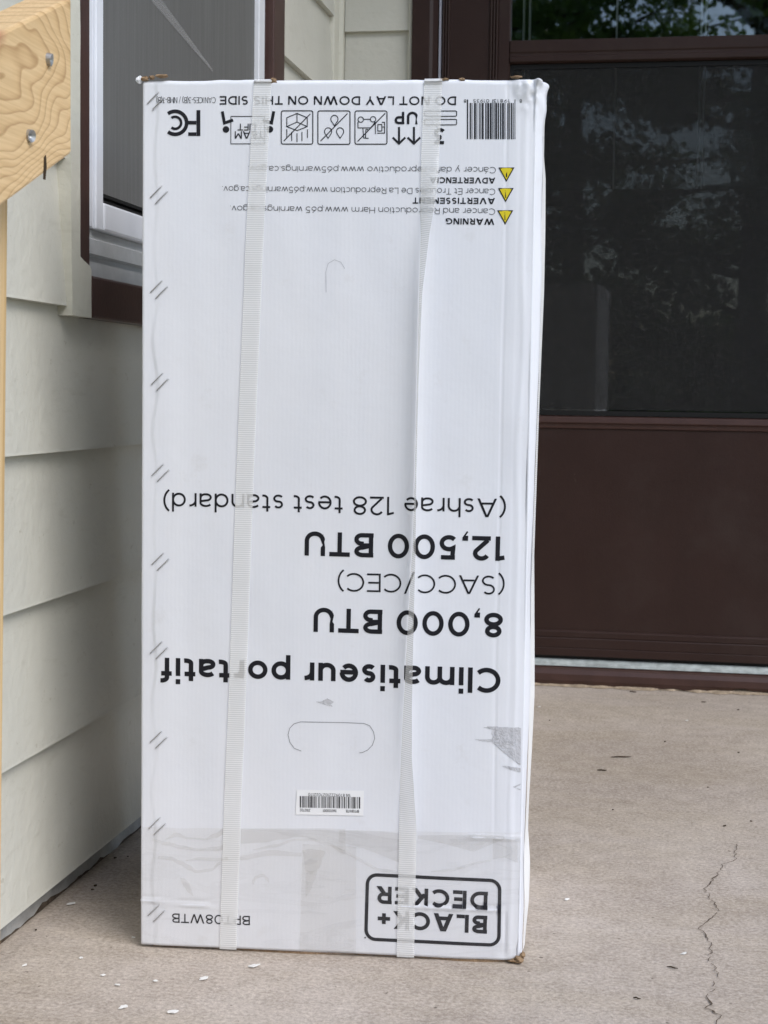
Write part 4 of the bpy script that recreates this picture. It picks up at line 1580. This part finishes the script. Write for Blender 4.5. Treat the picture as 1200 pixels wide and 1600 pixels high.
# pockets and folds where the tape has not stuck
p = Print(0.0011)
for up, lo in (
    ([(150, 880), (230, 835), (300, 862), (380, 868), (440, 840), (490, 808)], [(150, 880), (230, 858), (300, 872), (380, 876), (440, 866), (490, 845)]),
    ([(100, 868), (180, 885), (260, 905), (340, 922), (440, 912), (490, 900)], [(100, 880), (180, 905), (260, 925), (340, 936), (440, 934), (490, 930)]),
    ([(130, 962), (200, 965), (250, 985), (300, 1010), (340, 1040), (420, 1030), (470, 990)], [(130, 975), (200, 985), (250, 1010), (300, 1040), (340, 1055), (420, 1045), (470, 1010)]),
    ([(280, 985), (350, 970), (440, 972), (580, 960), (750, 930), (910, 945)], [(280, 990), (350, 985), (440, 990), (580, 985), (750, 960), (910, 965)]),
    ([(580, 812), (700, 812), (800, 812), (900, 812), (1000, 812), (1148, 815)], [(580, 895), (700, 890), (800, 872), (900, 858), (1000, 880), (1148, 935)]),
    ([(645, 925), (760, 900), (880, 868), (960, 866), (1050, 890), (1148, 930)], [(645, 932), (760, 915), (880, 880), (960, 880), (1050, 905), (1148, 955)]),
    ([(915, 930), (960, 925), (1010, 930), (1040, 938)], [(930, 1040), (960, 1060), (1000, 1035), (1035, 960)]),
    ([(932, 1040), (960, 1045), (995, 1040)], [(930, 1190), (945, 1170), (985, 1090)]),
    ([(640, 1095), (660, 1070), (700, 1060), (730, 1080)], [(645, 1120), (665, 1085), (700, 1075), (735, 1110)]),
    ([(250, 1080), (275, 1085), (300, 1110)], [(270, 1130), (300, 1165), (325, 1182)]),
):
    n_ = len(up) - 1
    def at7(c, t):
        k = min(int(t * n_), n_ - 1) if len(c) == n_ + 1 else 0
        f = t * (len(c) - 1)
        k = min(int(f), len(c) - 2)
        e = f - k
        e = e * e * (3 - 2 * e)
        return zz7(c[k][0] + (c[k + 1][0] - c[k][0]) * (f - k), c[k][1] + (c[k + 1][1] - c[k][1]) * e)
    st_ = 36
    for k in range(st_):
        a, b, c_, d_ = at7(up, k / st_), at7(up, (k + 1) / st_), at7(lo, (k + 1) / st_), at7(lo, k / st_)
        p.fill([a, b, c_, d_])
for up, lo in (
    ([(0, 790), (120, 790), (230, 795), (320, 805)], [(0, 850), (120, 880), (230, 920), (320, 960)]),
    ([(0, 880), (100, 930), (200, 985), (320, 1000)], [(0, 890), (100, 945), (200, 1000), (320, 1015)]),
    ([(410, 815), (560, 812), (700, 810), (860, 815)], [(410, 830), (560, 860), (700, 900), (860, 835)]),
    ([(480, 1000), (600, 985), (700, 955), (790, 940)], [(480, 1006), (600, 998), (700, 968), (790, 950)]),
    ([(800, 830), (860, 825), (930, 850)], [(800, 940), (860, 930), (930, 960)]),
):
    st_ = 24
    for k in range(st_):
        def at8(c, t):
            f = t * (len(c) - 1)
            j = min(int(f), len(c) - 2)
            return zz8(c[j][0] + (c[j + 1][0] - c[j][0]) * (f - j), c[j][1] + (c[j + 1][1] - c[j][1]) * (f - j))
        p.fill([at8(up, k / st_), at8(up, (k + 1) / st_), at8(lo, (k + 1) / st_), at8(lo, k / st_)])
p.build("lifted_tape", M['tape_lift'])

# staples, ten pairs along the glued joint
st_mesh = None
for i, (sx, sy) in enumerate(((243.5, 157), (248, 304), (248.5, 452), (250, 596), (251, 738), (251, 877), (249, 1015), (248, 1155), (245.5, 1290), (244.5, 1426))):
    for k in (0, 1):
        cx, cy = sx + (-4.0 if k == 0 else 4.6), sy + (-4.2 if k == 0 else 4.8)
        u, v = lay(cx, cy)
        if st_mesh is None:
            mb = MB()
            hx, hz = 0.0056, 0.0056
            mb.tube([(-hx, 0.0016, -hz), (-hx, -0.0004, -hz), (-hx * .9, -0.0010, -hz * .9), (0, -0.0011, 0), (hx * .9, -0.0010, hz * .9), (hx, -0.0004, hz), (hx, 0.0016, hz)], 0.00062, 6)
            o = mb.build("staple", M['staple'], box, smooth=True)
            st_mesh = o
        else:
            o = st_mesh.copy()
            col.objects.link(o)
            o.parent = box
        o.location = (u, -front(u, v), v)


# straps
def ribbon(name, left, vec, mat='strap'):
    """left: 3D points along one selvedge; vec: the vector across at each point"""
    mb = MB()
    uvs = []
    s = 0.0
    nw = 6
    for k, (p, w) in enumerate(zip(left, vec)):
        p, w = Vector(p), Vector(w)
        if k:
            s += (p - Vector(left[k - 1])).length
        for j in range(nw + 1):
            mb.v.append(tuple(p + w * (j / nw)))
            uvs.append((j / nw * 0.018, s))
    for k in range(len(left) - 1):
        for j in range(nw):
            a = k * (nw + 1) + j
            mb.f.append((a, a + 1, a + nw + 2, a + nw + 1))
    mb.uv = uvs
    o = mb.build(name, M[mat], box, smooth=True, recalc=False)
    return o


def loop_strap(name, table, lift=0.0012):
    """table rows: layout y, left x, right x, twist in degrees (0 lies flat)"""
    tab_l = [(r_[0], r_[1]) for r_ in table]
    tab_r = [(r_[0], r_[2]) for r_ in table]
    tab_t = [(r_[0], r_[3]) for r_ in table]
    P, W = [], []
    y0, y1 = table[0][0], table[-1][0]
    n = 150
    for k in range(n + 1):
        y = y1 + (y0 - y1) * k / n
        a, b = lay(interp(tab_l, y), y), lay(interp(tab_r, y), y)
        tw = R(interp(tab_t, y))
        wd = 0.0172
        u = a[0]
        v = min(max(a[1], 0.002), BH)
        pu = u
        lf = lift + (0.0004 * mn.noise((v * 30, 0, 1)))
        P.append((pu, -front(pu, v) - lf, v))
        wv = Vector((wd * math.cos(tw), -wd * math.sin(tw), 0))
        if tw < 0.2:
            wv.y -= front(min(pu + wd, BW), v) - front(pu, v)
        W.append(tuple(wv))
    # over the top and down the back
    uT, wT = P[-1][0], W[-1]
    for (y, z) in ((-0.0012, BH - 0.003), (0.0000, BH - 0.0010), (0.002, BH + 0.0006), (0.006, BH + 0.0016), (0.15, BH + 0.0022), (0.30, BH + 0.0016), (BD, BH + 0.0006), (BD + 0.0014, BH - 0.004), (BD + 0.0014, 0.5), (BD + 0.0014, 0.01)):
        P.append((uT, y, z))
        W.append(wT)
    return ribbon(name, P, W)


loop_strap("strap", [(126, 397, 425, 0), (250, 391, 419, 0), (370, 385, 414, 0), (740, 370, 399, 0), (1080, 358.5, 387, 0), (1250, 351, 380, 0), (1490, 343, 373, 0)])
loop_strap("strap", [(126, 663, 691, 0), (215, 659.5, 688, 0), (250, 658, 688, 4), (300, 657.5, 686, 24), (340, 657, 680, 44), (370, 657.5, 674, 58), (460, 655, 664, 76), (600, 652, 660, 82), (740, 648.8, 654.5, 82), (850, 645, 652, 76), (1000, 636.5, 647, 66), (1100, 631, 644, 58), (1180, 627, 645, 48), (1250, 624.5, 650, 26), (1300, 624, 652, 4), (1495, 620, 648, 0)], 0.0014)
# strap round the side, standing off the panel in long bows
P, W = [], []
SB = [(0.0, .0050), (0.02, .0060), (0.05, .0085), (0.09, .0088), (0.125, .0060), (0.16, .0066), (0.20, .0082), (0.26, .0098), (0.32, .0085), (0.40, .0065), (0.55, .0085), (0.66, .0108), (0.72, .0108), (0.772, .0100), (0.79, .0080), (0.8575, .0076)]
for k in range(121):
    v = 0.003 + (BH - 0.005) * k / 120
    P.append((BW + interp(SIDE, v) + 0.0003, 0.030, v))
    W.append((max(0.0012, interp(SB, v) - interp(SIDE, v)), 0.0172, 0))
for (u, z) in ((BW + 0.004, BH + 0.001), (BW - 0.002, BH + 0.0042), (BW * .5, BH + 0.0052), (0.002, BH + 0.0042), (-0.0028, BH + 0.001), (-0.0030, BH - 0.006), (-0.0030, 0.004)):
    P.append((u, 0.030, z))
    W.append((0.0, 0.0178, 0))
ribbon("strap", P, W, "side_strap")

# ------------------------------------------------------------------ paint chips and bits on the slab
chips = [((-0.618, 1.62), .0055, "white paint chip in the corner by the siding wall"), ((-0.415, 1.436), .0060, "long white paint flake in front of the carton near the handrail"), ((-0.377, 1.478), .0062, "white paint chip against the lower front edge of the carton"),
         ((-0.466, 1.353), .0050, "smaller of the two bright flakes nearest the viewer"), ((-0.419, 1.351), .0064, "larger of the two bright flakes nearest the viewer")]
small = [(-0.511, 1.424), (-0.489, 1.403), (-0.458, 1.42), (-0.548, 1.464), (-0.594, 1.434), (-0.517, 1.531), (-0.202, 2.842), (-0.089, 1.75), (0.037, 1.601), (0.058, 2.782)]


def chip(name, x, y, s, mat, seed, asp=0.6, th=0.0008):
    rr = random.Random(seed)
    n = 10
    pr = [(math.cos(2 * math.pi * k / n) * s * rr.uniform(.55, 1.15), math.sin(2 * math.pi * k / n) * s * asp * rr.uniform(.5, 1.2)) for k in range(n)]
    mb = MB().prism(pr, 'z', 0.0, th)
    o = mb.build(name, mat)
    o.location = (x, y, 0.0012)
    o.rotation_euler = (rr.uniform(-.1, .1), rr.uniform(-.1, .1), rr.uniform(0, 1.2))
    return o


for i, ((x, y), s, lb) in enumerate(chips):
    tag(chip("paint_chip", x, y, s, M['chip'], i), lb, "paint chip", "white paint chips on the porch floor")
for i, (x, y) in enumerate(small):
    tag(chip("paint_speck", x, y, 0.0030 if i not in (7, 8) else .0040, M['chip'], 40 + i), "tiny pale paint speck lying on the concrete", "paint speck", "tiny paint specks on the porch floor")
twigs = [((-0.047, 2.473), .016, .3), ((-0.073, 2.377), .007, .1), ((-0.039, 3.031), .007, -.2), ((0.091, 2.96), .005, .3), ((0.025, 1.558), .0055, -.25), ((-0.008, 1.47), .0035, -.2)]
for i, ((x, y), L, a) in enumerate(twigs):
    mb = MB().tube([(-L, 0, 0.0014), (-L * .3, .0008, 0.0018), (L * .4, -.0006, 0.0016), (L, .0006, 0.0014)], [.0004, .0008, .0007, .0003] if L < .006 else [.0006, .0011, .0010, .0004], 6)
    o = mb.build("twig", M['debris'], smooth=True)
    o.location = (x, y, 0)
    o.rotation_euler = (0, 0, a)
    tag(o, "longest dark dry twig lying on the concrete before the door" if i == 0 else "short dark bit of twig lying on the concrete", "twig", "dry twigs on the porch floor")
bits = [(-0.175, 2.725), (0.134, 2.547), (0.096, 2.1), (0.08, 2.305), (0.131, 2.131), (-0.628, 1.792), (-0.615, 1.8), (-0.612, 1.671), (-0.614, 1.685), (-0.622, 1.531), (0.02, 2.6), (0.15, 2.9), (-0.05, 2.15)]
for i, (x, y) in enumerate(bits):
    tag(chip("dirt_crumb", x, y, .0013 + .0006 * (i % 3), M['debris'], 80 + i, .6, .0012), "tiny dark crumb of dirt on the concrete", "crumb", "dirt crumbs on the porch floor")

# ------------------------------------------------------------------ unseen porch roof that shapes the shade; yard (seen in reflections)
pr = empty("shading_porch_roof", "unseen porch ceiling set to shade the door wall", "roof", (0.9, 2.2, 2.35))
IP = Matrix.Translation((-0.9, -2.2, -2.35))
ROOF_Y = 2.3  # front edge of the unseen roof, set to darken the far wall and door
local(MB().box(-1.1, 2.7, ROOF_Y, 3.4, 2.36, 2.40).build("shading_roof_ceiling", M['shading_soffit'], pr), IP)
local(MB().box(-1.1, 2.7, ROOF_Y - 0.03, ROOF_Y - 0.002, 2.30, 2.52).build("shading_roof_fascia", M['trim'], pr, bevel=0.003), IP)
local(MB().box(-1.2, 2.8, ROOF_Y - 0.1, 3.5, 2.525, 2.56).build("shading_roof_shingles", M['shading_roofing'], pr), IP)


def tree(x, y, hgt, rad, seed, nleaf, label, low=0.8, nb=34):
    rr = random.Random(seed)
    t = empty("tree", label, "tree", (x, y, -0.75), 0, "trees in the front yard")
    mb = MB()
    trunk = [(0, 0, -0.1), (0.05 * rr.uniform(-1, 1), 0.05, hgt * .3), (0.1 * rr.uniform(-1, 1), -0.05, hgt * .6), (0.05, 0.05, hgt * .95)]
    mb.tube(trunk, [0.16, 0.12, 0.08, 0.02], 9)
    tips = []
    for k in range(nb):
        z = low + (hgt - low) * (k + rr.random()) / nb
        a = rr.uniform(0, 2 * math.pi)
        L = rad * (1 - 0.55 * (z - low) / (hgt - low)) * rr.uniform(.7, 1.1)
        e = (math.cos(a) * L, math.sin(a) * L, z + rr.uniform(-.1, .45))
        mid = (e[0] * .5, e[1] * .5, z + (e[2] - z) * .35)
        mb.tube([(0, 0, z), mid, e], [0.035, 0.022, 0.006], 5)
        for q in range(9):
            s = rr.uniform(.3, 1.05)
            tips.append((e[0] * s + rr.gauss(0, .12), e[1] * s + rr.gauss(0, .12), z + (e[2] - z) * s + rr.gauss(0, .10)))
    mb.build("trunk", M['bark'], t, smooth=True)
    lb = MB()
    per_tip = max(1, nleaf // len(tips))
    for (cx, cy, cz) in tips:
        if rr.random() < 0.12:
            continue
        for q in range(per_tip):
            p = Vector((cx + rr.gauss(0, .13), cy + rr.gauss(0, .13), cz + rr.gauss(0, .075)))
            d = Vector((rr.uniform(-1, 1), rr.uniform(-1, 1), rr.uniform(-.9, .3))).normalized()
            sd = d.cross(Vector((rr.uniform(-1, 1), rr.uniform(-1, 1), rr.uniform(-1, 1)))).normalized()
            L = rr.uniform(.055, .10)
            i = len(lb.v)
            lb.v += [tuple(p), tuple(p + d * L * .5 + sd * L * .36), tuple(p + d * L), tuple(p + d * L * .5 - sd * L * .36)]
            lb.f.append((i, i + 1, i + 2, i + 3))
    lb.build("crown", M['leaf'], t, recalc=False)


tree(-1.6, -6.2, 6.5, 2.2, 1, 24000, "broad leafy tree in the yard facing the window wall", .2)
tree(0.9, -7.4, 7.5, 2.4, 2, 42000, "tallest leafy tree in the yard facing the door", .1, 66)
tree(3.6, -6.4, 6.0, 2.0, 3, 16000, "smaller leafy tree in the yard beyond the open porch end", .4)
tree(-0.6, -10.5, 8.0, 2.8, 4, 34000, "tree farthest back in the front yard", .1, 60)
rr = random.Random(9)
lb = MB()
for k in range(26000):
    x = rr.uniform(-14, 14)
    h = 1.9 + 0.8 * mn.noise((x * .5, 0, 0)) + 0.4 * mn.noise((x * 2, 0, 0))
    p = Vector((x, -15 + rr.gauss(0, .5), -0.75 + h * rr.random() ** .7))
    d = Vector((rr.uniform(-1, 1), rr.uniform(-1, 1), rr.uniform(-1, 1))).normalized()
    sd = d.orthogonal().normalized()
    L = rr.uniform(.12, .24)
    i = len(lb.v)
    lb.v += [tuple(p), tuple(p + d * L * .5 + sd * L * .4), tuple(p + d * L), tuple(p + d * L * .5 - sd * L * .4)]
    lb.f.append((i, i + 1, i + 2, i + 3))
o = lb.build("hedgerow", M['leaf'], recalc=False)
tag(o, "long dark hedgerow far across the front yard", "hedge", kind="stuff")
